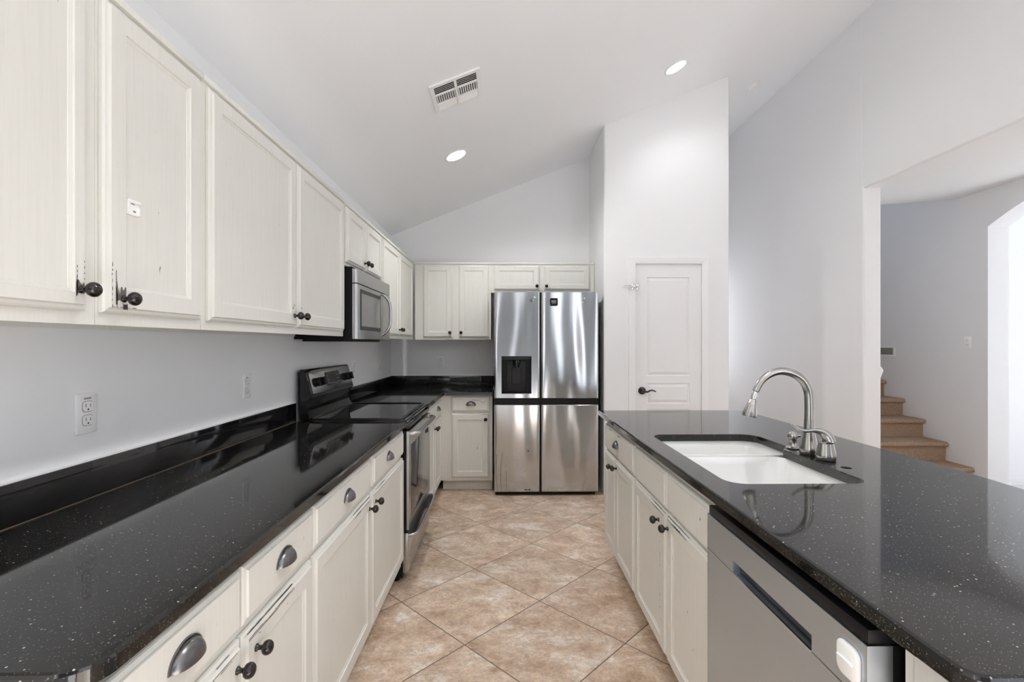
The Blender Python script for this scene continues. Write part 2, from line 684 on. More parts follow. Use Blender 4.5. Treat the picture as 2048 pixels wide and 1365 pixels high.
def slab(bm, outer, holes, z0, z1, r=0.006, mi=0):
    """flat slab with eased outer edge and holes; outer ccw, holes ccw"""
    def loop(P, z):
        return [bm.verts.new((p.x, p.y, z)) for p in P]
    prof = [(r * .6, z0), (0, z0 + r * .6), (0, z1 - r), (r * .3, z1 - r * .3), (r, z1)]
    L = [loop(offset_poly(outer, i) if i else outer, z) for i, z in prof]
    for A, B in zip(L[:-1], L[1:]):
        bridge(bm, A, B, mi)
    tops, bots = [L[-1]], [L[0]]
    for H in holes:
        hb = loop(H, z0); hm = loop(H, z1 - .003); ht = loop(offset_poly(H, -.003), z1)
        bridge(bm, hb, hm, mi); bridge(bm, hm, ht, mi)
        tops.append(ht); bots.append(hb)
    for LL in (tops, bots):
        es = []
        for l in LL:
            for i in range(len(l)):
                e = bm.edges.get((l[i], l[(i + 1) % len(l)])) or bm.edges.new((l[i], l[(i + 1) % len(l)]))
                es.append(e)
        bmesh.ops.triangle_fill(bm, use_beauty=True, use_dissolve=False, edges=es)


# ------------------------------------------------------------------ room shell
XL, YB = -1.185, 4.98
XP, YP, XPR = 0.882, 4.25, 2.01
XR = 3.03


def zc(x):
    return 2.475 + 0.4 * (x - XL)


def sboxes(name, mat, lst, bev=0.0):
    b = BM()
    for t in lst:
        box(b, *t, bev)
    return struct(finish(b, name, mat, None, smooth=30 if bev else False))


def prism_y(name, mat, pts, y0, y1):
    """polygon in XZ extruded along Y"""
    b = BM()
    A = [b.verts.new((x, y0, z)) for x, z in pts]
    B = [b.verts.new((x, y1, z)) for x, z in pts]
    bridge(b, A, B)
    b.faces.new(A); b.faces.new(B)
    return struct(finish(b, name, mat))


sboxes('floor', M['tile'], [(-1.4, 4.595, -.9, 9.3, -0.12, 0.0)])
sboxes('floor_far_room', M['bouncecarpet'], [(4.595, 8.4, -1.2, 4.7, -0.12, 0.0)])  # pale carpet added to keep bounced light in the far room neutral
sboxes('floor_family_room', M['bouncecarpet'], [(-1.4, 3.3, -4.75, -.9, -0.12, 0.0)])  # unseen pale carpet, added to bounce sunlight up to the ceiling
prism_y('ceiling', M['ceil'], [(-1.40, zc(-1.40)), (3.20, zc(3.20)), (3.20, zc(3.20) + .15), (-1.40, zc(-1.40) + .15)], -4.75, 7.2)
sboxes('wall_left', M['wall'], [(-1.33, XL, -1.6, 5.1, 0, 2.52), (-1.33, XL, -4.7, -3.9, 0, 2.52), (-1.33, XL, -3.9, -1.6, 0, .4), (-1.33, XL, -3.9, -1.6, 2.2, 2.52)])
prism_y('wall_back', M['wall'], [(-1.33, 0), (XP + .06, 0), (XP + .06, zc(XP + .06) + .03), (-1.33, zc(-1.33) + .03)], YB, YB + .14)


def wall_slope(b, x0, x1, y0, y1, z0):
    vs = []
    for x in (x0, x1):
        for y in (y0, y1):
            vs.append([b.verts.new((x, y, z0)), b.verts.new((x, y, zc(x) + .03))])
    a, c, d, e = vs  # (x0,y0),(x0,y1),(x1,y0),(x1,y1)
    for q in ((a[0], d[0], d[1], a[1]), (c[0], c[1], e[1], e[0]), (a[0], a[1], c[1], c[0]), (d[0], e[0], e[1], d[1]), (a[0], c[0], e[0], d[0]), (a[1], d[1], e[1], c[1])):
        b.faces.new(q)


# pantry bump-out: outline in plan with rounded outside corners, door opening cut in the front
DX0, DX1, DZ = 1.150, 1.772, 2.078
b = BM()


def plan_wall(b, plan, z0, ztop=None):
    A = [b.verts.new((p[0], p[1], z0)) for p in plan]
    B = [b.verts.new((p[0], p[1], ztop if ztop else zc(p[0]) + .03)) for p in plan]
    bridge(b, A, B)
    b.faces.new(A); b.faces.new(B)


r_ = 0.018
arc_l = [(XP + r_ - r_ * math.sin(t), YP + r_ - r_ * math.cos(t)) for t in [k * math.pi / 16 for k in range(9)]]
plan_wall(b, [(DX0, YP + .12), (DX0, YP)] + arc_l + [(XP, YB + .02), (XP + .12, YB + .02), (XP + .12, YP + .12)], 0)
arc_r = [(XPR - r_ + r_ * math.sin(t), YP + r_ - r_ * math.cos(t)) for t in [k * math.pi / 16 for k in range(9)]]
plan_wall(b, [(DX1, YP + .12), (DX1, YP)] + arc_r + [(XPR, 7.0), (XPR - .12, 7.0), (XPR - .12, YP + .12)], 0)
plan_wall(b, [(DX0, YP), (DX1, YP), (DX1, YP + .12), (DX0, YP + .12)], DZ)
struct(finish(b, 'wall_pantry', M['wall'], None, smooth=30))
b = BM()
wall_slope(b, XPR - .12, 2.10, 7.0, 7.12, 0)
wall_slope(b, 2.94, XR + .14, 7.0, 7.12, 0)
wall_slope(b, 2.10, 2.94, 7.0, 7.12, 2.4)
box(b, 2.10, 2.94, 7.0, 7.12, 0, .8)
struct(finish(b, 'wall_alcove', M['wall']))

# wall between kitchen and hall: solid beyond Y=3.995, header over the wide opening
YO, ZO = 3.995, 2.666
XH = 3.176
b = BM()
rr = 0.02
plan = [(XR, 9.2), (XR, YO + rr)] + [(XR + rr - rr * math.cos(t), YO + rr - rr * math.sin(t)) for t in [k * math.pi / 12 for k in range(1, 7)]] + [(XH, YO), (XH, 9.2)]
plan_wall(b, plan, 0, zc(XR) + .05)
# header with an eased lower edge
hp = [(XR, zc(XR) + .05), (XR, ZO + rr)] + [(XR + rr - rr * math.cos(t), ZO + rr - rr * math.sin(t)) for t in [k * math.pi / 12 for k in range(1, 7)]] + [(XH, ZO + .0088), (XH, zc(XR) + .05)]
A = [b.verts.new((x, YO + .002, z)) for x, z in hp]
B = [b.verts.new((x, -1.0, z)) for x, z in hp]
bridge(b, A, B); b.faces.new(A); b.faces.new(B)
for q in ((-4.7, -4.3, 0, 4.2), (-1.2, -1.0, 0, 4.2), (-4.3, -1.2, 0, .1), (-4.3, -1.2, 3.4, 4.2)):
    box(b, XR, XH, *q)
struct(finish(b, 'wall_right', M['wall'], None, smooth=30))

# hall and stairwell
XW = 4.4
XW2 = 4.595
b = BM()
box(b, XW, XW2, 4.29, 9.2, 0, 5.0)
box(b, XW, XW2, -1.0, 2.45, 0, 2.95)
box(b, XH, XW, -1.14, -1.0, 0, 2.95)
# arch: segmental top over Y 2.45..4.29
ya, yb, zs, rise = 2.45, 4.29, 2.42, 0.26
pts = []
for k in range(25):
    t = k / 24
    y = yb + (ya - yb) * t
    pts.append((y, zs + rise * (1 - (2 * t - 1) ** 2)))
outl = pts + [(ya, 2.95), (yb, 2.95)]
A = [b.verts.new((XW, y, z)) for y, z in outl]
B = [b.verts.new((XW2, y, z)) for y, z in outl]
bridge(b, A, B); b.faces.new(A); b.faces.new(B)
struct(finish(b, 'wall_hall', M['wall']))
prism_y('ceiling_hall', M['wall'], [(XH - .002, ZO + .0087), (XW + .02, ZO + .0087 + 1.246 * .07), (XW + .02, 3.0), (XH - .002, 3.0)], -1.1, 4.60)
sboxes('wall_stairwell', M['wall'], [(XH, XW2, 9.1, 9.25, 0, 5.0), (XH - .14, XW2, 4.60, 4.74, 3.0, 5.0)])
sboxes('ceiling_stairwell', M['ceil'], [(XH - .14, XW2, 4.6, 9.25, 5.0, 5.12)])
sboxes('wall_far', M['wall'], [(XW2 - .002, 8.3, 4.49, 4.63, 0, 2.95)])
sboxes('ceiling_far', M['ceil'], [(XW2 - .05, 8.3, -1.1, 4.6, 2.90, 3.05)])
sboxes('wall_east', M['wall'], [(XW2 - .05, 8.34, -1.14, -1.0, 0, 3.0), (8.2, 8.34, -1.0, 1.3, 0, 3.0), (8.2, 8.34, 3.3, 4.6, 0, 3.0), (8.2, 8.34, 1.3, 3.3, 0, .6), (8.2, 8.34, 1.3, 3.3, 2.35, 3.0)])
# unseen rear wall, darkened so the fridge reflects less light; family room windows
sboxes('wall_rear', M['greywall'], [(-1.33, 3.176, -4.7, -4.56, 0, 4.3)])


def side_window(name, x0, x1, y0, y1, z0, z1, bars):
    b = BM()
    for t in ((y0, y0 + .05, z0, z1), (y1 - .05, y1, z0, z1), (y0 + .05, y1 - .05, z0, z0 + .05), (y0 + .05, y1 - .05, z1 - .05, z1)):
        box(b, x0, x1, *t)
    for k in range(1, bars):
        ym = y0 + (y1 - y0) * k / bars
        box(b, x0, x1, ym - .025, ym + .025, z0 + .05, z1 - .05)
    struct(finish(b, name, M['trim']))


side_window('window_1', 3.08, 3.14, -4.3, -1.2, .1, 3.4, 3)  # unseen windows, placed to admit the sun and streak the fridge
side_window('window_2', -1.30, -1.24, -3.9, -1.6, .4, 2.2, 2)

# baseboards
sboxes('baseboard_hall', M['trim'], [(XW2 + .001, 8.2, 4.474, 4.489, 0, .085), (XW - .014, XW - .0005, 4.278, 4.36, 0, .085), (XW - .014, XW2 + .012, 4.277, 4.2895, 0, .085)], 0.004)
sboxes('baseboard_right', M['trim'], [(XR - .014, XR - .0005, 4.02, 7.0, 0, .085)], 0.004)

# ------------------------------------------------------------------ pantry door, casing, hardware
# casing with mitred, stepped profile
b = BM()
prof = [(-.012, 0.0), (-.012, .010), (.004, .013), (.030, .016), (.046, .016), (.050, .010), (.052, .0)]  # (outwards from opening, thickness)


def casing(b, x0, x1, z1, prof):
    rows = []
    for off, th in prof:
        y = YP - th
        rows.append([b.verts.new((x0 - off, y, 0)), b.verts.new((x0 - off, y, z1 + off)), b.verts.new((x1 + off, y, z1 + off)), b.verts.new((x1 + off, y, 0))])
    for A, B in zip(rows[:-1], rows[1:]):
        for i in range(3):
            b.faces.new((A[i], A[i + 1], B[i + 1], B[i]))


casing(b, DX0, DX1, DZ, prof)
for t in ((DX0, DX0 + .008, YP, YP + .12, 0, DZ), (DX1 - .008, DX1, YP, YP + .12, 0, DZ), (DX0, DX1, YP, YP + .12, DZ - .008, DZ)):
    box(b, *t)
struct(finish(b, 'trim_1', M['trim']))

b = BM()
dx0, dx1, dz0, dz1 = DX0 + .0105, DX1 - .0105, .008, DZ - .0115
yf = YP + .006
cx = [dx0, 1.268, 1.652, dx1]
czs = [dz0, .135, .765, .815, .998, 1.064, 1.948, dz1]


def cells(b, F, us, vs, panels, prof):
    grid = [[b.verts.new(F(u, v, 0)) for u in us] for v in vs]
    for j in range(len(vs) - 1):
        for i in range(len(us) - 1):
            q = [grid[j][i], grid[j][i + 1], grid[j + 1][i + 1], grid[j + 1][i]]
            if (i, j) in panels:
                last = q
                for ins, d in prof:
                    nr = [b.verts.new(F(us[i] + ins, vs[j] + ins, d)), b.verts.new(F(us[i + 1] - ins, vs[j] + ins, d)),
                          b.verts.new(F(us[i + 1] - ins, vs[j + 1] - ins, d)), b.verts.new(F(us[i] + ins, vs[j + 1] - ins, d))]
                    bridge(b, last, nr)
                    last = nr
                b.faces.new(last)
            else:
                b.faces.new(q)
    return grid


Fd = lambda u, v, w: Vector((u, yf - w, v))
grid_ = cells(b, Fd, cx, czs, {(1, 1), (1, 3), (1, 5)}, [(.004, -.008), (.010, -.009), (.034, -.001)])
box(b, dx0, dx1, yf + .0105, yf + .034, dz0, dz1)
bridge(b, [grid_[0][0], grid_[0][-1], grid_[-1][-1], grid_[-1][0]], [b.verts.new((x_, yf + .012, z_)) for x_, z_ in ((dx0, dz0), (dx1, dz0), (dx1, dz1), (dx0, dz1))])
door = struct(finish(b, 'door_1', M['door']))
# lever handle
b = BM()
T = Matrix.Translation((1.224, yf, .931)) @ Matrix.Rotation(math.pi / 2, 4, 'X')
lathe(b, [(.034, 0.0005), (.034, .006), (.030, .011), (.014, .013), (.012, .030), (.014, .042), (.010, .050), (0, .052)], T, 24)
pts = catmull([(1.222, yf - .044, .931), (1.240, yf - .047, .926), (1.262, yf - .046, .926), (1.290, yf - .044, .937), (1.315, yf - .043, .936), (1.335, yf - .043, .925)], 4)
tube(b, pts, interp([.012, .010, .008, .007, .0065, .005], 4), 10)
finish(b, 'door_handle', M['bronze'], door, smooth=40)
for zz in (1.835, 1.096):
    b = BM()
    box(b, 1.764, 1.790, yf - .006, yf - .002, zz - .045, zz + .045, .001)
    for k in range(5):
        T = Matrix.Translation((1.762, yf - .010, zz - .045 + k * .018))
        lathe(b, [(.0065, 0), (.0065, .0165)], T, 10)
    finish(b, 'hinge', M['trim'], door, smooth=40)
boxo('latch_plate', M['bronze'], door, DX0 + .0005, DX0 + .0095, YP - .0005, YP + .02, .895, .955)

g = thing('swing_bar_lock', (1.13, YP - .018, 1.86), 'small metal swing bar lock with long arm beside top of pantry door', 'door lock')
b = BM()
for px in (1.132, 1.176):
    box(b, px - .012, px + .012, YP - .020, YP - .0165, 1.834, 1.886, .003)
finish(b, 'plate', M['chrome'], g, smooth=40)
b = BM()
tube(b, [(1.150, YP - .030, 1.858), (1.050, YP - .030, 1.858)], .005, 10)
tube(b, [(1.150, YP - .030, 1.866), (1.060, YP - .030, 1.866), (1.050, YP - .030, 1.858)], .0035, 8)
finish(b, 'arm', M['chrome'], g, smooth=40)
b = BM()
bmesh.ops.create_uvsphere(b, u_segments=12, v_segments=8, radius=.009, matrix=Matrix.Translation((1.173, YP - .030, 1.860)))
tube(b, [(1.173, YP - .018, 1.860), (1.173, YP - .030, 1.860)], .005, 10)
tube(b, [(1.142, YP - .018, 1.862), (1.142, YP - .034, 1.862)], .006, 10)
finish(b, 'stud', M['chrome'], g, smooth=40)

# ------------------------------------------------------------------ cabinet hardware (shared meshes)
b = BM()
lathe(b, [(.0085, 0), (.0085, .0025), (.0055, .005), (.0050, .011), (.0075, .0145), (.0135, .018), (.0160, .0235), (.0155, .029), (.0120, .034), (.0100, .0352), (.0092, .0345), (.0085, .0350), (.0060, .0372), (0, .0380)], Matrix(), 24)
knob_src = finish(b, 'knob', M['bronze'], None, smooth=50)
knob_mesh = knob_src.data
bpy.data.objects.remove(knob_src)

b = BM()
nu, nv = 20, 8
G = []
aw, hh, dd = .043, .034, .024
for i in range(nu + 1):
    th = math.pi * i / nu
    row = []
    for j in range(nv + 1):
        ph = math.pi / 2 * j / nv
        sx = math.sin(th)
        row.append(b.verts.new((-aw * math.cos(th), -.012 + hh * sx * math.sin(ph), .001 + dd * sx * math.cos(ph))))
    G.append(row)
for i in range(nu):
    for j in range(nv):
        b.faces.new((G[i][j], G[i + 1][j], G[i + 1][j + 1], G[i][j + 1]))
bmesh.ops.remove_doubles(b, verts=b.verts, dist=1e-5)
bmesh.ops.solidify(b, geom=b.faces[:], thickness=.0022)
# flange along the top edge
pts = [(-.045 * math.cos(math.pi * i / 16), -.012 + .037 * math.sin(math.pi * i / 16), .0012) for i in range(17)]
tube(b, pts, .0020, 6)
pull_src = finish(b, 'cup_pull', M['pewter'], None, smooth=50)
pull_mesh = pull_src.data
bpy.data.objects.remove(pull_src)

ROT = {'+X': Matrix(((0, 0, 1, 0), (1, 0, 0, 0), (0, 1, 0, 0), (0, 0, 0, 1))),
       '-X': Matrix(((0, 0, -1, 0), (-1, 0, 0, 0), (0, 1, 0, 0), (0, 0, 0, 1))),
       '-Y': Matrix(((1, 0, 0, 0), (0, 0, -1, 0), (0, 1, 0, 0), (0, 0, 0, 1)))}


def hardware(kind, face, world, parent):
    me = knob_mesh if kind == 'knob' else pull_mesh
    o = bpy.data.objects.new(kind, me)
    COL.objects.link(o)
    o.parent = parent
    o0 = Vector(WORG[parent.name])
    o.matrix_local = Matrix.Translation(Vector(world) - o0) @ ROT[face]
    return o


DT = 0.020    # door thickness


def panel_door(parent, face, plane, a0, a1, z0, z1, knob=None, chips=None, fw=.054, jags=None):
    """recessed-panel door standing proud of the face frame; plane = face frame plane"""
    F = frame_fn(face, a0, z0, plane)
    w, h = a1 - a0, z1 - z0
    b = BM()
    rings(b, F, w, h, [(.0, .001), (.0, DT * .45), (.004, DT * .62), (.010, DT * .70), (.013, DT), (fw, DT), (fw + .0012, DT - .0042), (fw + .0085, DT - .0062), (fw + .0095, DT - .0075)])
    for c in (chips or []):
        if c[0] == 'strip':
            jag(b, F, c[1], c[2], c[3], c[4], DT + .0005, c[5], 10)
            continue
        if c[0] == 'edge':     # on the sloping outer profile at the top of the door
            n_ = 8
            lo = [b.verts.new(F(c[1] + (c[2] - c[1]) * k / n_, h - .0095 + .0055 * c[3] * rnd.uniform(.5, 1.2), DT * .70 + .0006)) for k in range(n_ + 1)]
            hi = [b.verts.new(F(c[2] - (c[2] - c[1]) * k / n_, h - .0095 + .0055 * c[4] * rnd.uniform(.8, 1.1), DT * .66 + .0008)) for k in range(n_ + 1)]
            b.faces.new(lo + hi).material_index = c[5]
            continue
        cu, cv, su, sv = c[:4]
        mi = c[4] if len(c) > 4 else 1
        inside = fw + .009 < cu < w - fw - .009 and fw + .009 < cv < h - fw - .009
        ww = (DT - .0075 if inside else DT) + .0005
        if cu < .012 or cu > w - .012 or cv < .012 or cv > h - .012:
            ww = DT * .70 + .0008
        chip(b, F, cu, cv, su, sv, ww, mi)
    for j in (jags or []):
        jag(b, F, *j[:4], DT + .0005, j[4] if len(j) > 4 else 1)
    d = finish(b, 'door', [M['cab'], M['bare'], M['chipgrey']], parent)
    if knob:
        hardware('knob', face, F(knob[0], knob[1], DT), d)
    return d, F


def drawer(parent, face, plane, a0, a1, z0, z1, pull=True, name='drawer', chips=None, pu=None):
    F = frame_fn(face, a0, z0, plane)
    w, h = a1 - a0, z1 - z0
    b = BM()
    rings(b, F, w, h, [(0, .001), (0, DT * .55), (.003, DT * .7), (.012, DT * .78), (.014, DT)])
    for c in (chips or []):
        chip(b, F, *c[:4], DT + .0005, c[4] if len(c) > 4 else 1)
    d = finish(b, name, [M['cab'], M['bare'], M['chipgrey']], parent)
    if pull:
        hardware('cup_pull', face, F(pu if pu else w / 2, h / 2 + .004, DT), d)
    return d


def knob_wear(u, v, s=1):
    """chips of worn paint round a knob"""
    out = [(u, v + .022, .016, .015, 2)]
    for k in range(6):
        out.append((u + rnd.uniform(-.02, .02), v + rnd.uniform(-.03, .045), rnd.uniform(.0015, .004), rnd.uniform(.002, .007)))
    return out


def top_wear(w, h, n=10, u0=0, u1=1, thick=.0032):
    """paint worn off in ragged strips along the top edge of a door"""
    out = []
    for k in range(n):
        u = .014 + (w - .028) * rnd.uniform(u0, u1)
        ln = rnd.uniform(.012, .05)
        v = h - rnd.uniform(.0145, .021)
        th = rnd.uniform(.0008, thick * .55)
        out.append(('strip', max(.013, u - ln), min(w - .013, u + ln), v, v + th, rnd.choice((1, 1, 2))))
        if rnd.random() < .6:
            out.append(('edge', max(.006, u - ln * 1.2), min(w - .006, u + ln), rnd.uniform(.3, .6), rnd.uniform(.7, 1.0), rnd.choice((1, 2))))
    return out


# ------------------------------------------------------------------ upper cabinets, left run (face frame X=-.90)
XU = -.90
UZ0, UZ1 = 1.392, 2.150
TRZ = 2.132


def upper_left(y0, y1, z0, label):
    t = thing('wall_cabinet', (-1.04, (y0 + y1) / 2, z0), label, 'cabinet', 'cream wall cabinets')
    b = BM()
    box(b, XL + .002, XU, y0 + .0006, y1 - .0006, z0 + .012, TRZ)
    box(b, XL + .002, XL + .02, y0 + .0006, y1 - .0006, z0, z0 + .012)   # hanging rail
    box(b, XU - .019, XU, y0 + .0006, y1 - .0006, z0, z0 + .012)       # frame bottom edge
    finish(b, 'body', M['cab'], t)
    b = BM()
    box(b, XL + .002, XU + .012, y0 + .0004, y1 - .0004, TRZ, UZ1, .003)
    finish(b, 'top_moulding', M['cab'], t, smooth=30)
    return t


KV = .048
# A: near cabinet
t = upper_left(.42, 1.060, UZ0, 'nearest cream wall cabinet, cut by the photo edge, with dark chipped patch beside its knob')
ch = [(.5515, .066 + k * .012, .0010, rnd.uniform(.002, .005), 1) for k in range(4)] + [(.5345, .070 + k * .010, .0010, rnd.uniform(.003, .006), 1) for k in range(3)]
panel_door(t, '+X', XU, .46, 1.026, 1.420, 2.122, (.545, .043), ch, .036, [(.5335, .552, .034, .064, 2), (.532, .536, .028, .072, 1)])
# B: single
t = upper_left(1.060, 1.424, UZ0, 'single-door cream wall cabinet with white plastic hook stuck on its door')
ch = [(.0255, .07 + k * .006, .0012, .004, 1) for k in range(5)]
v_ = .012
while v_ < .105:
    l_ = rnd.uniform(.003, .013)
    ch.append(('strip', .0133 + rnd.uniform(0, .001), .0150 + rnd.uniform(0, .0012), v_, v_ + l_, 1))
    v_ += l_ + rnd.uniform(.0015, .008)
u_ = .016
while u_ < .085:
    l_ = rnd.uniform(.004, .014)
    ch.append(('strip', u_, u_ + l_, .0133, .0133 + rnd.uniform(.0008, .0022), 1))
    u_ += l_ + rnd.uniform(.001, .007)
dB, FB = panel_door(t, '+X', XU, 1.068, 1.406, 1.420, 2.122, (.047, .034), ch, .054, [(.026, .0535, .026, .064, 2), (.024, .029, .010, .075, 1), (.045, .058, .008, .024, 1)])
b = BM()
box(b, XU + DT - .009, XU + DT - .003, 1.128, 1.170, 1.655, 1.692, .004, 3)
box(b, XU + DT - .004, XU + DT + .001, 1.128, 1.168, 1.684, 1.6915, .002)
box(b, XU + DT - .004, XU + DT - .001, 1.128, 1.134, 1.660, 1.690, .001)
box(b, XU + DT - .004, XU + DT - .001, 1.160, 1.168, 1.658, 1.676, .001)
box(b, XU + DT - .0035, XU + DT - .0028, 1.140, 1.151, 1.680, 1.683, mi=1)
box(b, XU + DT - .0035, XU + DT - .0028, 1.146, 1.155, 1.6625, 1.667, mi=1)
o = finish(b, 'adhesive_hook', [M['plate'], M['greyslot']], dB, smooth=30)
o['label'] = 'broken white plastic hook'
# C: pair
t = upper_left(1.424, 2.665, UZ0, 'widest cream wall cabinet, two doors, left of the microwave')
panel_door(t, '+X', XU, 1.446, 2.034, 1.420, 2.122, (.565, KV), knob_wear(.562, .05)[1:])
panel_door(t, '+X', XU, 2.056, 2.640, 1.420, 2.122, (.024, KV), knob_wear(.024, .05)[1:])
# D: over microwave
t = upper_left(2.665, 3.440, 1.792, 'short two-door cream wall cabinet directly above the microwave')
panel_door(t, '+X', XU, 2.690, 3.030, 1.812, 2.122, (.315, KV - .006))
panel_door(t, '+X', XU, 3.056, 3.424, 1.812, 2.122, (.024, KV - .006))
# E: to the corner
t = upper_left(3.440, 4.676, UZ0, 'tall cream wall cabinet between microwave and room corner')
panel_door(t, '+X', XU, 3.460, 4.000, 1.420, 2.122, (.515, KV))
panel_door(t, '+X', XU, 4.020, 4.585, 1.420, 2.122, (.024, KV))

# back run (face frame Y=4.70)
YU = 4.70


def upper_back(x0, x1, z0, label):
    t = thing('wall_cabinet', ((x0 + x1) / 2, 4.84, z0), label, 'cabinet', 'cream wall cabinets')
    b = BM()
    box(b, x0 + .0006, x1 - .0006, YU, YB - .002, z0 + .012, TRZ)
    box(b, x0 + .0006, x1 - .0006, YU, YU + .019, z0, z0 + .012)
    finish(b, 'body', M['cab'], t)
    b = BM()
    box(b, x0 + .0006, x1 - .0004, YU - .012, YB - .002, TRZ, UZ1, .003)
    finish(b, 'top_moulding', M['cab'], t, smooth=30)
    return t


t = upper_back(XU + .014, -.138, UZ0, 'tall two-door cream wall cabinet on the back wall, left of the fridge')
panel_door(t, '-Y', YU, -.803, -.515, 1.412, 2.122, (.264, KV))
panel_door(t, '-Y', YU, -.455, -.158, 1.412, 2.122, (.024, KV))
t = upper_back(-.138, XP - .003, 1.852, 'short two-door cream wall cabinet above the fridge')
panel_door(t, '-Y', YU, -.113, .335, 1.878, 2.122, (.424, .038))
panel_door(t, '-Y', YU, .381, .832, 1.878, 2.122, (.024, .038))

# ------------------------------------------------------------------ base cabinets
BZ = 0.8825


def base_body(t, x0, x1, y0, y1, toe):
    b = BM()
    box(b, x0, x1, y0, y1, .102, BZ)
    finish(b, 'body', M['cab'], t)
    boxo('toe_kick', M['cab'], t, *toe, 0.0005, .102)


XB = -.585


def base_left(y0, y1, label):
    t = thing('base_cabinet', (-.88, (y0 + y1) / 2, 0), label, 'cabinet', 'cream base cabinets')
    base_body(t, XL + .002, XB, y0 + .0008, y1 - .0008, (XL + .002, XB - .07, y0 + .0008, y1 - .0008))
    return t


DZ0, DZ1, DD0, DD1 = .140, .712, .734, .864
t = base_left(.655, 1.430, 'nearest cream base cabinet under the left counter, two drawers over two doors')
drawer(t, '+X', XB, .668, 1.038, DD0, DD1)
drawer(t, '+X', XB, 1.048, 1.419, DD0, DD1, chips=[(.30, .07, .001, .006, 2)])
panel_door(t, '+X', XB, .668, 1.040, DZ0, DZ1, (.348, .52), top_wear(.37, .572, 6, .5, 1, .003))
panel_door(t, '+X', XB, 1.048, 1.419, DZ0, DZ1, (.045, .52), top_wear(.37, .572, 14, 0, .65, .0045) + [(.2, .535, .003, .001), (.06, .545, .004, .0015)])
t = base_left(1.430, 2.690, 'wide cream base cabinet beside the range, two drawers over two doors')
drawer(t, '+X', XB, 1.435, 2.020, DD0, DD1)
drawer(t, '+X', XB, 2.070, 2.676, DD0, DD1, pu=.262)
panel_door(t, '+X', XB, 1.435, 2.030, DZ0, DZ1, (.562, .522), top_wear(.59, .572, 9, .55, 1, .0025))
panel_door(t, '+X', XB, 2.046, 2.682, DZ0, DZ1, (.045, .524), top_wear(.63, .572, 6, 0, .5, .0025))
t = base_left(3.466, 4.3645, 'narrow-looking cream base cabinet between the range and the corner, one drawer over two doors')
drawer(t, '+X', XB, 3.52, 4.25, DD0, DD1, pu=.50, chips=[(.2, .12, .02, .002, 2), (.5, .122, .03, .002, 2)])
panel_door(t, '+X', XB, 3.490, 3.862, DZ0, DZ1, (.345, .525), top_wear(.37, .572, 5, .4, 1, .002))
panel_door(t, '+X', XB, 3.872, 4.262, DZ0, DZ1, (.035, .525), [(.06, .56, .03, .002, 2)])

YBF = 4.365
t = thing('base_cabinet', (-.35, 4.6, 0), 'cream base cabinet on the back wall, left of the fridge, drawer front cracked', 'cabinet', 'cream base cabinets')
base_body(t, XB + .0005, -.116, YBF, YB - .002, (XB + .01, -.118, YBF + .07, YB - .002))
dr = drawer(t, '-Y', YBF, -.487, -.147, .733, .864, pu=.176)
# the crack in the drawer front
b = BM()
cr = [(-.293, .842), (-.272, .835), (-.236, .838), (-.205, .812), (-.178, .832)]
tube(b, [(x, YBF - DT - .0006, z) for x, z in cr], .0012, 6)
finish(b, 'crack', M['bare'], dr)
panel_door(t, '-Y', YBF, -.487, -.147, .133, .716, (.310, .532), [(.235, .27, .0025, .018), (.24, .30, .002, .006), (.3, .575, .03, .0015, 2)])

# island
XI = .645


def isl(y0, y1, label, x1=1.24):
    t = thing('base_cabinet', (.93, (y0 + y1) / 2, 0), label, 'cabinet', 'cream base cabinets')
    base_body(t, XI, x1, y0 + .0008, y1 - .0008, (XI + .07, x1, y0 + .0008, y1 - .0008))
    return t


t = isl(2.312, 3.010, 'cream island cabinet at the far end, one drawer over two narrow doors')
drawer(t, '-X', XI, 2.326, 2.998, .703, .850, pu=.345, chips=[(.3, .135, .05, .003, 2), (.5, .138, .05, .002, 2)])
panel_door(t, '-X', XI, 2.724, 2.998, .125, .688, (.050, .510))
panel_door(t, '-X', XI, 2.326, 2.714, .125, .688, (.345, .525))
# sink base: open-topped box so the bowls hang inside
t = thing('base_cabinet', (.93, 1.87, 0), 'cream sink cabinet in the island, two blank panels over two worn doors', 'cabinet', 'cream base cabinets')
b = BM()
y0, y1 = 1.4405, 2.3108
for q in ((XI, XI + .02, y0, y1, .102, BZ), (1.22, 1.24, y0, y1, .102, BZ), (XI + .02, 1.22, y0, y0 + .016, .102, BZ), (XI + .02, 1.22, y1 - .016, y1, .102, BZ), (XI + .02, 1.22, y0 + .016, y1 - .016, .102, .12)):
    box(b, *q)
finish(b, 'body', M['cab'], t)
boxo('toe_kick', M['cab'], t, XI + .07, 1.24, y0, y1, .0005, .102)
drawer(t, '-X', XI, 1.858, 2.304, .703, .850, pull=False, name='blank_panel')
drawer(t, '-X', XI, 1.446, 1.846, .703, .850, pull=False, name='blank_panel', chips=[(.075, .085, .004, .006, 2), (.385, .06, .0015, .003)])
wear = [(rnd.uniform(.05, .09), rnd.uniform(.12, .45), .0014, rnd.uniform(.003, .010)) for k in range(20)]
panel_door(t, '-X', XI, 1.858, 2.304, .120, .690, (.075, .515), top_wear(.446, .57, 10, 0, .45, .0035) + wear)
panel_door(t, '-X', XI, 1.446, 1.846, .120, .690, (.378, .520), top_wear(.40, .57, 12, .55, 1, .0045) + [(.2, .3, .002, .007), (.15, .2, .0015, .006)])
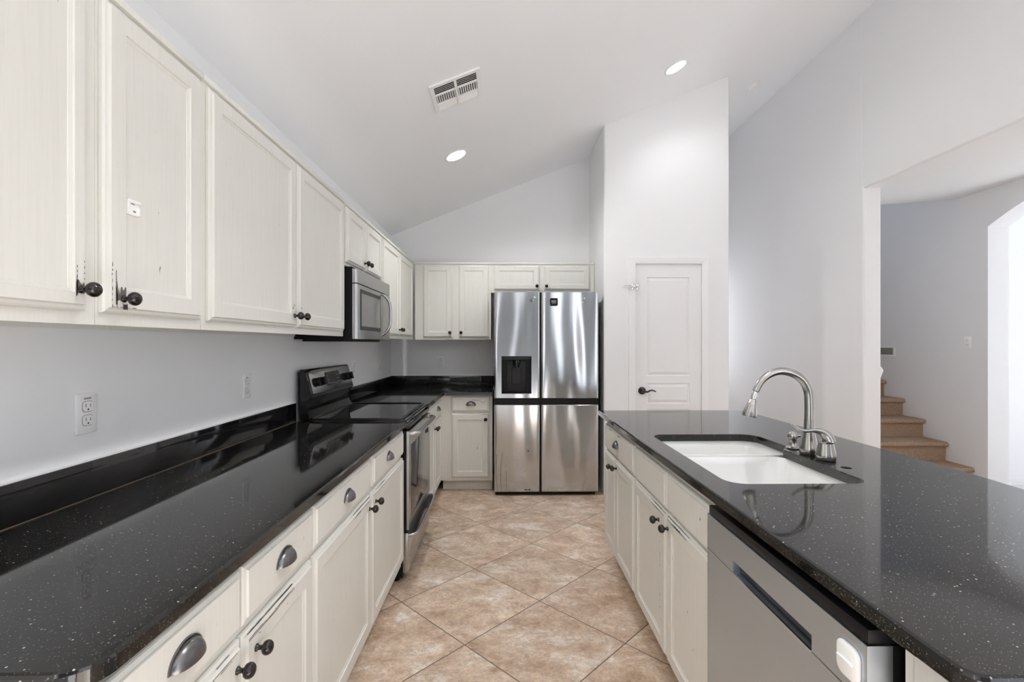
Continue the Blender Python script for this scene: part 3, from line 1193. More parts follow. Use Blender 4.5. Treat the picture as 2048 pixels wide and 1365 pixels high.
# island end filler
t = thing('end_panel', (.93, .70, 0), 'cream island end panel at near end, right of the dishwasher', 'cabinet panel')
boxo('body', M['cab'], t, .6585, 1.24, .662, .776, .0005, BZ)
b = BM()
rp = round_poly([(.674, .775, .012), (.756, .775, .012), (.756, .866, .012), (.674, .866, .012)])
F = lambda p, w: Vector((.6585 - w, p.x, p.y))
A = [b.verts.new(F(p, .0005)) for p in rp]; B = [b.verts.new(F(p, .004)) for p in rp]
C_ = [b.verts.new(F(p, .007)) for p in offset_poly(rp, .006)]
bridge(b, A, B); bridge(b, B, C_); b.faces.new(C_)
finish(b, 'raised_plate', M['cab'], t, smooth=40)

# ------------------------------------------------------------------ countertops
CZ0, CZ1 = .8835, .915
XC = -.550
t = thing('countertop', (-.86, 1.6, CZ0), 'long black speckled granite countertop left of the range, with backsplash', 'countertop', 'black granite countertops')
b = BM()
slab(b, round_poly([(XL + .001, .635, 0), (XC, .635, .055), (XC, 2.690, .004), (XL + .001, 2.690, 0)], 18), [], CZ0, CZ1)
finish(b, 'slab', M['granite'], t, smooth=18)
boxo('backsplash', M['granite'], t, XL + .001, -1.168, .636, 2.690, CZ1 + .0006, 1.019, .002)
boxo('caulk_line', M['plate'], t, XL + .0005, -1.170, .636, 2.690, 1.0192, 1.0215)
boxo('joint_line', M['joint'], t, -1.1679, -1.1662, .637, 2.690, CZ1 + .0006, CZ1 + .0022)

t = thing('countertop', (-.6, 4.5, CZ0), 'L-shaped black granite countertop in the corner between range and fridge', 'countertop', 'black granite countertops')
b = BM()
YC = 4.313
slab(b, round_poly([(XL + .001, 3.452, 0), (XC, 3.452, .004), (XC, YC, .004), (-.113, YC, .004), (-.113, YB - .001, 0), (XL + .001, YB - .001, 0)], 4), [], CZ0, CZ1)
finish(b, 'slab', M['granite'], t, smooth=18)
boxo('backsplash', M['granite'], t, XL + .001, -1.168, 3.452, 4.962, CZ1 + .0006, 1.019, .002)
boxo('backsplash', M['granite'], t, XL + .001, -.113, 4.963, YB - .001, CZ1 + .0006, 1.019, .002)

sink_out = round_poly([(.700, 1.474, .06), (1.142, 1.474, .05), (1.142, 1.955, .03), (1.192, 1.995, .06), (1.192, 2.280, .075), (.700, 2.280, .06)], 8)
hole = [Vector((1.197 + .016 * math.cos(2 * math.pi * k / 20), 1.660 + .016 * math.sin(2 * math.pi * k / 20))) for k in range(20)]
t = thing('countertop', (1.08, 1.85, CZ0), 'black speckled granite island countertop around the white sink', 'countertop', 'black granite countertops')
b = BM()
slab(b, round_poly([(.607, .612, .030), (1.50, .612, .06), (1.570, 1.6, .6), (1.560, 3.115, .06), (.607, 3.115, .012)], 14), [sink_out, hole], CZ0, CZ1, .007)
finish(b, 'slab', M['granite'], t, smooth=18)

# island carcass top strip hidden below the slab on the hall side
t = thing('island_back', (1.30, 1.85, 0), 'white panelled back of the island on the hall side', 'cabinet panel')
boxo('panel', M['wall'], t, 1.245, 1.33, .662, 3.010, .0005, BZ)

# ------------------------------------------------------------------ sink
t = thing('kitchen_sink', (.93, 1.87, .68), 'white porcelain double-bowl sink set under the island countertop', 'sink')
ZR = .8828


def bowl(outl, depth, name, drain):
    b = BM()
    prof = [(0, ZR), (.002, ZR - .006), (.007, ZR - .03), (.018, ZR - depth + .05), (.030, ZR - depth + .018), (.055, ZR - depth)]
    Ls = [[b.verts.new((p.x, p.y, z)) for p in offset_poly(outl, i)] for i, z in prof]
    for A, B in zip(Ls[:-1], Ls[1:]):
        bridge(b, A, B)
    b.faces.new(Ls[-1])
    # outside shell
    Lo = [[b.verts.new((p.x, p.y, z)) for p in offset_poly(outl, i)] for i, z in [(-.004, ZR - .001), (.012, ZR - depth - .008)]]
    bridge(b, Lo[0], Lo[1]); b.faces.new(Lo[1]); bridge(b, Ls[0], Lo[0])
    o = finish(b, name, M['porcelain'], t, smooth=60)
    b = BM()
    lathe(b, [(.042, .0005), (.042, .003), (.030, .003), (.026, .0012), (0, .0012)], Matrix.Translation((drain[0], drain[1], ZR - depth)), 24)
    finish(b, 'drain', M['chrome'], o, smooth=40)
    return o


bowl(round_poly([(.690, 2.000, .06), (1.165, 2.000, .05), (1.205, 2.03, .05), (1.205, 2.292, .075), (.690, 2.292, .06)], 8), .215, 'basin', (.95, 2.15))
bowl(round_poly([(.690, 1.462, .06), (1.154, 1.462, .05), (1.154, 1.955, .05), (.690, 1.955, .06)], 8), .175, 'basin', (.92, 1.71))
b = BM()
# divider saddle between the bowls
box(b, .705, 1.165, 1.9595, 1.9955, ZR - .10, ZR - .018, .012, 3)
finish(b, 'divider', M['porcelain'], t, smooth=60)

# ------------------------------------------------------------------ faucet set
ZT = CZ1 + .0004
fx, fy = 1.198, 1.865
t = thing('kitchen_faucet', (fx, fy, ZT), 'tall brushed nickel gooseneck faucet with pull-down sprayer behind sink', 'faucet')
b = BM()
lathe(b, [(.030, 0), (.0325, .003), (.0325, .022), (.030, .034), (.022, .075), (.0185, .100), (.0175, .137)], Matrix.Translation((fx, fy, ZT)), 48, flute=.05, nf=12)
finish(b, 'base', M['nickel'], t, smooth=50)
b = BM()
pts = catmull([(fx, fy, 1.0525), (fx, fy, 1.115), (fx - .004, fy, 1.165), (fx - .024, fy, 1.205), (fx - .062, fy, 1.232), (fx - .110, fy, 1.2425), (fx - .155, fy, 1.231), (fx - .190, fy, 1.203), (fx - .213, fy, 1.164)], 6)
tube(b, pts, interp([.0172, .0170, .0165, .0160, .0152, .0146, .0138, .0130, .0125], 6), 20)
finish(b, 'spout', M['nickel'], t, smooth=50)
hd = Vector((-.026, 0, -.100)).normalized()
p0 = Vector((fx - .2135, fy, 1.1625))
q = hd.to_track_quat('Z', 'Y').to_matrix().to_4x4()
b = BM()
lathe(b, [(.0065, 0), (.0065, .010), (.0105, .010), (.0105, .030), (.0085, .031)], Matrix.Translation(p0) @ q, 18)
o = finish(b, 'hose_collar', M['chrome'], t, smooth=40)
b = BM()
lathe(b, [(.0115, .0315), (.0135, .034), (.0175, .055), (.0235, .078), (.0260, .092), (.0250, .101), (.0200, .104), (0, .1035)], Matrix.Translation(p0) @ q, 48, flute=.06, nf=12)
finish(b, 'sprayer', M['nickel'], t, smooth=50)

hx, hy = 1.199, 1.768
t = thing('faucet_lever', (hx, hy, ZT), 'separate brushed nickel lever handle on fluted base, near side of the faucet', 'faucet handle')
b = BM()
lathe(b, [(.030, 0), (.0335, .003), (.034, .020), (.031, .032), (.026, .056), (.0245, .064), (.0265, .066), (.0265, .071), (.022, .073)], Matrix.Translation((hx, hy, ZT)), 48, flute=.06, nf=12)
finish(b, 'base', M['nickel'], t, smooth=50)
b = BM()
pts = catmull([(hx + .012, hy - .004, ZT + .066), (hx + .004, hy, ZT + .088), (hx - .016, hy + .003, ZT + .105), (hx - .045, hy + .006, ZT + .110), (hx - .075, hy + .008, ZT + .108), (hx - .098, hy + .010, ZT + .116), (hx - .122, hy + .012, ZT + .134)], 6)
tube(b, pts, interp([.021, .019, .0125, .0078, .0065, .0062, .0040], 6), 16, flat=interp([1.1, 1.05, 1.1, 1.3, 1.3, 1.2, 1.0], 6))
finish(b, 'lever', M['nickel'], t, smooth=50)

sx, sy = 1.200, 1.973
t = thing('soap_dispenser', (sx, sy, ZT), 'small broken nickel soap pump on far side of the faucet', 'soap dispenser')
b = BM()
lathe(b, [(.027, 0), (.028, .003), (.024, .006), (.016, .009), (.0145, .012), (.0135, .036), (.0150, .038)], Matrix.Translation((sx, sy, ZT)), 24)
finish(b, 'base', M['nickel'], t, smooth=50)
b = BM()
lathe(b, [(.010, .0385), (.017, .041), (.019, .052), (.015, .064), (.008, .070), (0, .071)], Matrix.Translation((sx - .002, sy, ZT)), 20)
tube(b, [(sx + .010, sy - .004, ZT + .053), (sx + .026, sy - .008, ZT + .053)], [.010, .006], 12)
finish(b, 'pump_head', M['nickel'], t, smooth=50)

# ------------------------------------------------------------------ range
RY0, RY1 = 2.6985, 3.4435
t = thing('electric_range', (-.85, 3.07, 0), 'freestanding electric range in black and steel between left counters', 'range')
b = BM()
box(b, -1.150, -.580, RY0, RY1, .03, .896)
for yy in (RY0 + .04, RY1 - .04):
    for xx in (-1.11, -.62):
        lathe(b, [(.016, .0004), (.016, .035)], Matrix.Translation((xx, yy, 0)), 12)
finish(b, 'body', M['black'], t)
# cooktop: raised black rim round a glass pane
b = BM()
slab(b, round_poly([(-1.105, RY0 - .004, .006), (-.556, RY0 - .004, .02), (-.556, RY1 + .004, .02), (-1.105, RY1 + .004, .006)], 5), [], .897, .922, .008)
ct = finish(b, 'cooktop', M['blackgloss'], t, smooth=18)
boxo('glass_pane', M['glass'], ct, -1.085, -.600, RY0 + .022, RY1 - .022, .9222, .9240)
b = BM()
rp = round_poly([(-1.094, RY0 + .009, .012), (-.584, RY0 + .009, .022), (-.584, RY1 - .009, .022), (-1.094, RY1 - .009, .012)], 5)
loop_ = [(p.x, p.y, .9235) for p in rp]
tube(b, loop_ + [loop_[0]], .0078, 10)
finish(b, 'rim', M['blackgloss'], ct, smooth=60)
boxo('front_lip', M['blackgloss'], t, -.579, -.545, RY0 + .002, RY1 - .002, .866, .8965, .010, 4)
# backguard profile in XZ, extruded along Y
b = BM()
pf = [(-1.155, .9225), (-1.098, .9225), (-1.112, .955), (-1.118, 1.000), (-1.112, 1.035), (-1.088, 1.046), (-1.090, 1.056), (-1.124, 1.192), (-1.132, 1.204), (-1.155, 1.206)]
A = [b.verts.new((x, RY0, z)) for x, z in pf]; B = [b.verts.new((x, RY1, z)) for x, z in pf]
bridge(b, A, B); b.faces.new(A); b.faces.new(B)
bmesh.ops.bevel(b, geom=[e for e in b.edges], offset=.004, segments=2, affect='EDGES')
bg = finish(b, 'backguard', M['blackgloss'], t, smooth=35)
# slanted steel control panel
pn = Vector((1, 0, .25)).normalized()
ax = Vector((-.034, 0, .136)).normalized()
pc = Vector((-1.107, 0, 1.124)) + pn * .004
FP = lambda y, s, w: Vector((0, y, 0)) + pc + ax * s + pn * w
b = BM()
sy0, sy1 = RY0 + .028, RY1 - .022
rp = round_poly([(sy0, -.064, .008), (sy1, -.064, .008), (sy1, .062, .008), (sy0, .062, .008)])
A = [b.verts.new(FP(p.x, p.y, -.003)) for p in rp]; B = [b.verts.new(FP(p.x, p.y, .002)) for p in rp]
C_ = [b.verts.new(FP(p.x, p.y, .003)) for p in offset_poly(rp, .002)]
bridge(b, A, B); bridge(b, B, C_); b.faces.new(C_); b.faces.new(A)
cp = finish(b, 'control_panel', M['steel'], bg, smooth=40)


def pbox(b, y0, y1, s0, s1, w0, w1, mi=0):
    vs = [b.verts.new(FP(y, s, w)) for w in (w0, w1) for y, s in ((y0, s0), (y1, s0), (y1, s1), (y0, s1))]
    bridge(b, vs[:4], vs[4:], mi)
    b.faces.new(vs[:4]).material_index = mi; b.faces.new(vs[4:]).material_index = mi


b = BM()
pbox(b, 2.955, 3.195, -.036, .052, .0032, .005)
for k in range(3):
    pbox(b, 2.972, 2.992, -.02 + k * .022, -.017 + k * .022, .0052, .0055, 1)
    pbox(b, 3.140, 3.175, -.02 + k * .022, -.017 + k * .022, .0052, .0055, 1)
for k in range(4):
    pbox(b, 3.01 + k * .032, 3.025 + k * .032, -.024, -.021, .0052, .0055, 1)
pbox(b, 3.045, 3.085, .020, .036, .0052, .0055, 2)
finish(b, 'display', [M['screen'], M['print'], M['dkgrey']], bg)
b = BM()
for k in range(5):
    pbox(b, 3.055 + k * .009, 3.061 + k * .009, -.052, -.047, .0032, .0036)
finish(b, 'brand_mark', M['dkgrey'], bg)
for yy in (2.775, 2.865, 3.285, 3.375):
    b = BM()
    Mk = Matrix.Translation(FP(yy, 0.0, .0034)) @ pn.to_track_quat('Z', 'Y').to_matrix().to_4x4()
    lathe(b, [(.027, 0), (.027, .004), (.022, .008), (.020, .024), (.017, .027), (0, .027)], Mk, 20)
    pbox(b, yy - .005, yy + .005, -.024, .024, .010, .034)
    finish(b, 'knob', M['black'], bg, smooth=35)
# oven door
b = BM()
box(b, -.579, -.556, RY0 + .003, RY1 - .003, .300, .858, .003)
od = finish(b, 'oven_door', M['black'], t, smooth=30)
b = BM()
Fo = frame_fn('+X', RY0 + .003, .300, -.556)
wv, hv = (RY1 - RY0 - .006), .555
us = [0, .055, wv - .055, wv]; vs_ = [0, .045, hv - .085, hv]
Fo2 = lambda u, v, w: Fo(u, v, .014 + w)
grid = cells(b, Fo2, us, vs_, {(1, 1)}, [(.004, -.002)])
edge = [grid[0][i] for i in range(4)] + [grid[j][3] for j in range(1, 4)] + [grid[3][i] for i in (2, 1, 0)] + [grid[j][0] for j in (2, 1)]
back = [b.verts.new(Vector((-.5555, v.co.y, v.co.z))) for v in edge]
bridge(b, edge, back)
finish(b, 'front_skin', M['steel'], od)
boxo('window', M['ovenglass'], od, -.5455, -.5418, RY0 + .064, RY1 - .064, .351, .767, .001)
# bar handle with curved ends
b = BM()
zh = .834
pts = catmull([(-.545, RY0 + .045, zh), (-.522, RY0 + .050, zh + .001), (-.502, RY0 + .075, zh + .002), (-.498, RY0 + .13, zh + .002), (-.496, 3.07, zh + .002), (-.498, RY1 - .13, zh + .002), (-.502, RY1 - .075, zh + .002), (-.522, RY1 - .050, zh + .001), (-.545, RY1 - .045, zh)], 5)
tube(b, pts, .0125, 14)
finish(b, 'handle', M['steel'], od, smooth=50)
# storage drawer with pull-out lip
b = BM()
box(b, -.579, -.548, RY0 + .003, RY1 - .003, .055, .282, .004)
dw = finish(b, 'storage_drawer', M['steel'], t, smooth=30)
# bowed bar across the top of the drawer, with a lip joining it to the drawer front below
b = BM()
zd = .268
path = [(-.548, RY0 + .010, zd), (-.522, RY0 + .016, zd + .001), (-.506, RY0 + .045, zd + .002), (-.500, RY0 + .13, zd + .003), (-.498, 3.07, zd + .003), (-.500, RY1 - .13, zd + .003), (-.506, RY1 - .045, zd + .002), (-.522, RY1 - .016, zd + .001), (-.548, RY1 - .010, zd)]
pts = catmull(path, 5)
tube(b, pts, .0095, 12)
A = [b.verts.new((p.x, p.y, p.z - .004)) for p in pts]
B = [b.verts.new((-.5475 + (p.x + .548) * .30, p.y, .175)) for p in pts]
for i in range(len(pts) - 1):
    b.faces.new((A[i], A[i + 1], B[i + 1], B[i]))
finish(b, 'handle', M['steel'], dw, smooth=50)
boxo('shadow_gap', M['black'], t, -.579, -.560, RY0 + .004, RY1 - .004, .2825, .2995)

# ------------------------------------------------------------------ microwave
t = thing('microwave_oven', (-1.0, 3.06, 1.37), 'over-the-range stainless microwave with bowed handle under short cabinet', 'microwave')
MY0, MY1 = 2.687, 3.448
MZ0, MZ1 = 1.376, 1.776
b = BM()
box(b, XL + .004, -.858, MY0 + .002, MY1 - .002, MZ0, MZ1 + .008)
box(b, -1.135, -.900, MY0 + .004, MY1 - .01, MZ0 - .012, MZ0)
finish(b, 'body', M['black'], t)
# curved steel front, in plan bowed at both ends
def mw_front(b, y0, y1, z0, z1, el, er, xf=-.828, xb=-.856):
    pl = []
    if el:
        pl += [(xb, y0)] + [(xf - .016 + .016 * math.sin(k * math.pi / 10), y0 + .016 - .016 * math.cos(k * math.pi / 10)) for k in range(6)]
    else:
        pl += [(xb, y0), (xf, y0)]
    if er:
        pl += [(xf - .016 + .016 * math.cos(k * math.pi / 10), y1 - .016 + .016 * math.sin(k * math.pi / 10)) for k in range(6)] + [(xb, y1)]
    else:
        pl += [(xf, y1), (xb, y1)]
    A = [b.verts.new((x, y, z0)) for x, y in pl]; B = [b.verts.new((x, y, z1)) for x, y in pl]
    bridge(b, A, B); b.faces.new(A); b.faces.new(B)


b = BM(); mw_front(b, MY0, MY1, 1.694, MZ1 - .004, True, True)
finish(b, 'vent_panel', M['steel'], t, smooth=40)
b = BM(); mw_front(b, MY0, 3.236, MZ0 + .002, 1.688, True, False)
md = finish(b, 'door', M['steel'], t, smooth=40)
b = BM(); mw_front(b, 3.240, MY1, MZ0 + .002, 1.688, False, True)
finish(b, 'control_panel', M['steel'], t, smooth=40)
b = BM()
box(b, -.8278, -.8262, 2.742, 3.185, 1.430, 1.664, .0005)
wn_ = finish(b, 'window', M['dkgrey'], md)
boxo('screen', M['mwglass'], wn_, -.8260, -.8254, 2.760, 3.165, 1.452, 1.640)
b = BM()
pts = catmull([(-.828, 3.222, 1.682), (-.806, 3.222, 1.668), (-.780, 3.222, 1.630), (-.772, 3.222, 1.590), (-.771, 3.222, 1.545), (-.772, 3.222, 1.500), (-.780, 3.222, 1.460), (-.806, 3.222, 1.422), (-.828, 3.222, 1.408)], 5)
tube(b, pts, interp([.006, .009, .010, .010, .010, .010, .010, .009, .006], 5), 12, flat=[1.25] * 41)
finish(b, 'handle', M['steel'], md, smooth=50)
boxo('task_lamp', M['plate'], t, -1.06, -.97, 2.90, 3.22, MZ0 - .0136, MZ0 - .0122)

# ------------------------------------------------------------------ refrigerator
FX0, FX1, FYF = -.098, .832, 4.233
t = thing('refrigerator', (.37, 4.6, 0), 'stainless four-door refrigerator with water dispenser in left door', 'refrigerator')
b = BM()
box(b, FX0 + .006, FX1 - .006, FYF + .072, YB - .03, .02, 1.785)
for xx in (FX0 + .06, FX1 - .06):
    for yy in (FYF + .10, YB - .08):
        lathe(b, [(.02, .0004), (.02, .025)], Matrix.Translation((xx, yy, 0)), 12)
finish(b, 'body', M['black'], t)
boxo('base_grille', M['black'], t, FX0 + .012, FX1 - .03, FYF + .03, FYF + .071, .004, .034)
for xx in (FX0 + .04, FX1 - .10):
    boxo('hinge_cover', M['black'], t, xx, xx + .06, FYF + .073, FYF + .15, 1.7855, 1.805, .004)
XM0, XM1 = .3085, .3205


def fdoor(x0, x1, z0, z1, name, hole=None, marks=()):
    """door slab; plan has a softly rounded front, vertical extrusion (with optional dispenser opening)"""
    b = BM()
    yb_ = FYF + .068
    n = 10
    xs = [x0]
    def yfun(x):
        d = min(x - x0, x1 - x)
        r = .016
        e = 0 if d >= r else r - math.sqrt(max(0, r * r - (r - d) ** 2))
        c = (x - (x0 + x1) / 2) / ((x1 - x0) / 2)
        return FYF + e + .004 * c * c
    base = [0, .0012, .0035, .007, .011, .016]
    xs = [x0 + d for d in base] + [x0 + (x1 - x0) * k / 12 for k in range(1, 12)] + [x1 - d for d in reversed(base)]
    if hole:
        xs = sorted(set(xs + [hole[0], hole[1]]))
        xs = [x for x in xs if x in (hole[0], hole[1]) or min(abs(x - hole[0]), abs(x - hole[1])) > .006]
    zs = sorted(set([z0, z0 + .004, z1 - .004, z1] + ([hole[2], hole[3]] if hole else [])))
    def yz(x, z):
        y = yfun(x)
        if z in (z0, z1):
            y += .004
        return y
    Gd = [[b.verts.new((x, yz(x, z), z)) for x in xs] for z in zs]
    for j in range(len(zs) - 1):
        for i in range(len(xs) - 1):
            if hole and xs[i] >= hole[0] - 1e-6 and xs[i + 1] <= hole[1] + 1e-6 and zs[j] >= hole[2] - 1e-6 and zs[j + 1] <= hole[3] + 1e-6:
                continue
            b.faces.new((Gd[j][i], Gd[j][i + 1], Gd[j + 1][i + 1], Gd[j + 1][i]))
    bl = [b.verts.new((x0, yb_, z)) for z in (z0, z1)]
    br = [b.verts.new((x1, yb_, z)) for z in (z0, z1)]
    b.faces.new([Gd[j][0] for j in range(len(zs))] + [bl[1], bl[0]])
    b.faces.new([Gd[j][-1] for j in range(len(zs))] + [br[1], br[0]])
    b.faces.new(Gd[0] + [br[0], bl[0]]); b.faces.new(Gd[-1] + [br[1], bl[1]])
    b.faces.new((bl[0], bl[1], br[1], br[0]))
    for mk in marks:
        F = lambda u, v, w: Vector((u, yfun(u) - .0008, v))
        chip(b, F, mk[0], mk[1], mk[2], mk[3], 0, mk[4] if len(mk) > 4 else 1)
    return finish(b, name, [M['fridge'], M['bare'], M['print'], M['plate']], t, smooth=35)


hole = (-.032, .234, .908, 1.241)
mk1 = [(.232, 1.735, .012, .014, 1), (.250, 1.738, .008, .009, 2), (.262, 1.765, .012, .008, 3)]
mk2 = [(.35, 1.765, .012, .004, 3), (.66 + .02, 1.755, .009, .007, 3), (.705, 1.755, .007, .007, 3), (.67, 1.722, .004, .004, 3), (.69, 1.72, .004, .003, 3), (.66, 1.67, .003, .005, 3)]
dl = fdoor(FX0, XM0, .866, 1.812, 'upper_door', hole, mk1)
dr_ = fdoor(XM1, FX1, .866, 1.812, 'upper_door', None, mk2)
mk3 = [(.185, .055, .018, .006, 1), (.215, .055, .012, .007, 1), (.205, .40, .008, .006, 1), (.24, .47, .003, .003)]
for k in range(26):
    mk3.append((rnd.uniform(-.06, .20), rnd.uniform(.06, .40), rnd.uniform(.001, .0025), rnd.uniform(.0015, .004)))
dl2 = fdoor(FX0, XM0, .036, .808, 'lower_door', None, mk3)
mk4 = [(.345, .055, .010, .006, 2), (.40, .055, .003, .006, 3), (.48, .055, .004, .003, 3), (.70, .41, .003, .004, 3), (.65, .25, .002, .003, 3), (.72, .2, .002, .003, 3)]
dr2 = fdoor(XM1, FX1, .036, .808, 'lower_door', None, mk4)
b = BM()
for pts in ([(-.072, FYF - .0005, .37), (-.075, FYF - .0005, .26), (-.074, FYF - .0005, .13), (-.070, FYF - .0005, .042)],
            [(-.022, FYF - .0005, .385), (-.036, FYF - .0005, .29), (-.040, FYF - .0005, .18), (-.036, FYF - .0005, .10), (-.031, FYF - .0005, .042)],
            [(.008, FYF - .0005, .22), (.010, FYF - .0005, .15), (.009, FYF - .0005, .06)]):
    tube(b, catmull(pts, 4), .0011, 5)
finish(b, 'scratch', M['bare'], dl2)
b = BM()
tube(b, [(.712 + .017 * math.cos(a * math.pi / 12), FYF - .0003, .058 + .017 * math.sin(a * math.pi / 12)) for a in range(25)], .0012, 5)
finish(b, 'round_mark', M['print'], dr2)
b = BM()
box(b, FX0 + .002, XM0 - .001, FYF + .018, FYF + .060, .809, .865)
box(b, XM1 + .001, FX1 - .002, FYF + .018, FYF + .060, .809, .865)
finish(b, 'handle_recess', M['black'], t)
boxo('centre_gap', M['black'], t, XM0 + .0005, XM1 - .0005, FYF + .03, FYF + .066, .036, 1.81)
# dispenser
b = BM()
x0, x1, z0, z1 = hole
yd = FYF + .062
for q in ((x0, x1, yd, yd + .004, z0, z1), (x0, x0 + .003, FYF + .003, yd, z0, z1), (x1 - .003, x1, FYF + .003, yd, z0, z1), (x0 + .003, x1 - .003, FYF + .003, yd, z0, z0 + .003), (x0 + .003, x1 - .003, FYF + .003, yd, z1 - .003, z1)):
    box(b, *q)
dp = finish(b, 'water_dispenser', M['black'], dl)
boxo('control_strip', M['dkgrey'], dp, x0 + .004, x1 - .004, FYF + .002, FYF + .030, z1 - .034, z1 - .004, .002)
boxo('back_plate', M['dkgrey'], dp, x0 + .045, x1 - .050, FYF + .050, yd - .0005, z0 + .016, z1 - .036, .002)
b = BM()
box(b, x0 + .090, x0 + .180, FYF + .040, FYF + .048, z0 + .078, z0 + .235, .006, 3)
finish(b, 'paddle', M['dkgrey'], dp, smooth=30)
b = BM()
lathe(b, [(.024, 0), (.028, .012), (.033, .030), (.034, .066)], Matrix.Translation((x0 + .133, FYF + .030, z0 + .232)), 20)
finish(b, 'spout', M['blackgloss'], dp, smooth=40)
# black sticker on the right door
b = BM()
rp = round_poly([(.398, 1.687, .012), (.468, 1.687, .012), (.468, 1.757, .012), (.398, 1.757, .012)])
A = [b.verts.new((p.x, FYF + .0040, p.y)) for p in rp]; B = [b.verts.new((p.x, FYF - .0012, p.y)) for p in rp]
bridge(b, A, B); b.faces.new(A); b.faces.new(B)
for q in ((.413, .420, 1.722, 1.736), (.424, .431, 1.722, 1.736), (.436, .453, 1.733, 1.736), (.436, .440, 1.720, 1.733), (.445, .449, 1.720, 1.733), (.415, .452, 1.712, 1.716)):
    box(b, q[0], q[1], FYF - .0018, FYF - .0013, q[2], q[3], mi=1)
o = finish(b, 'sticker', [M['black'], M['print']], dr_)
o['label'] = 'square black sticker with rounded corners'

# ------------------------------------------------------------------ dishwasher
DY0, DY1 = .7985, 1.4365
t = thing('dishwasher', (.9, 1.115, 0), 'stainless dishwasher with pocket handle under the island counter', 'dishwasher')
b = BM()
box(b, .672, 1.235, DY0 + .006, DY1 - .006, .02, .868)
box(b, .700, 1.200, DY0 + .012, DY1 - .012, .0004, .02)
finish(b, 'tub', M['black'], t)
# door: steel skin with a pocket cut under the control strip
XD = .612
b = BM()
Fd2 = lambda u, v, w: Vector((XD - w, u, v))
us = [DY0, .945, 1.275, DY1]
vs_ = [.115, .735, .768, .838]
grid = cells(b, Fd2, us, vs_, {(1, 1)}, [(.0008, -.026), ])
edge = [grid[0][i] for i in range(4)] + [grid[j][3] for j in range(1, 4)] + [grid[3][i] for i in (2, 1, 0)] + [grid[j][0] for j in (2, 1)]
back = [b.verts.new((.656, v.co.y, v.co.z)) for v in edge]
bridge(b, edge, back); b.faces.new(back)
dd_ = finish(b, 'door', M['dw_steel'], t)
boxo('pocket_lip', M['chrome'], dd_, XD - .0015, XD + .004, .947, 1.273, .7335, .7358, .0005)
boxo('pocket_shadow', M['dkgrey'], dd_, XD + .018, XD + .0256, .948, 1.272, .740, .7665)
boxo('control_edge', M['black'], t, .616, .671, DY0 + .003, DY1 - .003, .8392, .864, .002)
boxo('side_gasket', M['black'], t, .6565, .671, DY0 + .001, DY1 - .003, .10, .838)
boxo('seam', M['dkgrey'], dd_, XD - .0006, XD + .0005, DY0 + .002, .944, .7343, .7352)
boxo('seam', M['dkgrey'], dd_, XD - .0006, XD + .0005, 1.276, DY1 - .002, .7343, .7352)
b = BM()
rp = round_poly([(.812, .757, .016), (.866, .757, .016), (.866, .818, .016), (.812, .818, .016)])
A = [b.verts.new((XD - .0004, p.x, p.y)) for p in rp]; B = [b.verts.new((XD - .005, p.x, p.y)) for p in rp]
C_ = [b.verts.new((XD - .008, p.x, p.y)) for p in offset_poly(rp, .005)]
bridge(b, A, B); bridge(b, B, C_); b.faces.new(C_); b.faces.new(A)
box(b, XD - .0125, XD - .0075, .820, .858, .787, .792, .002)
o = finish(b, 'plastic_tab', M['plate'], t, smooth=40)
o['label'] = 'white stick-on plastic tab'

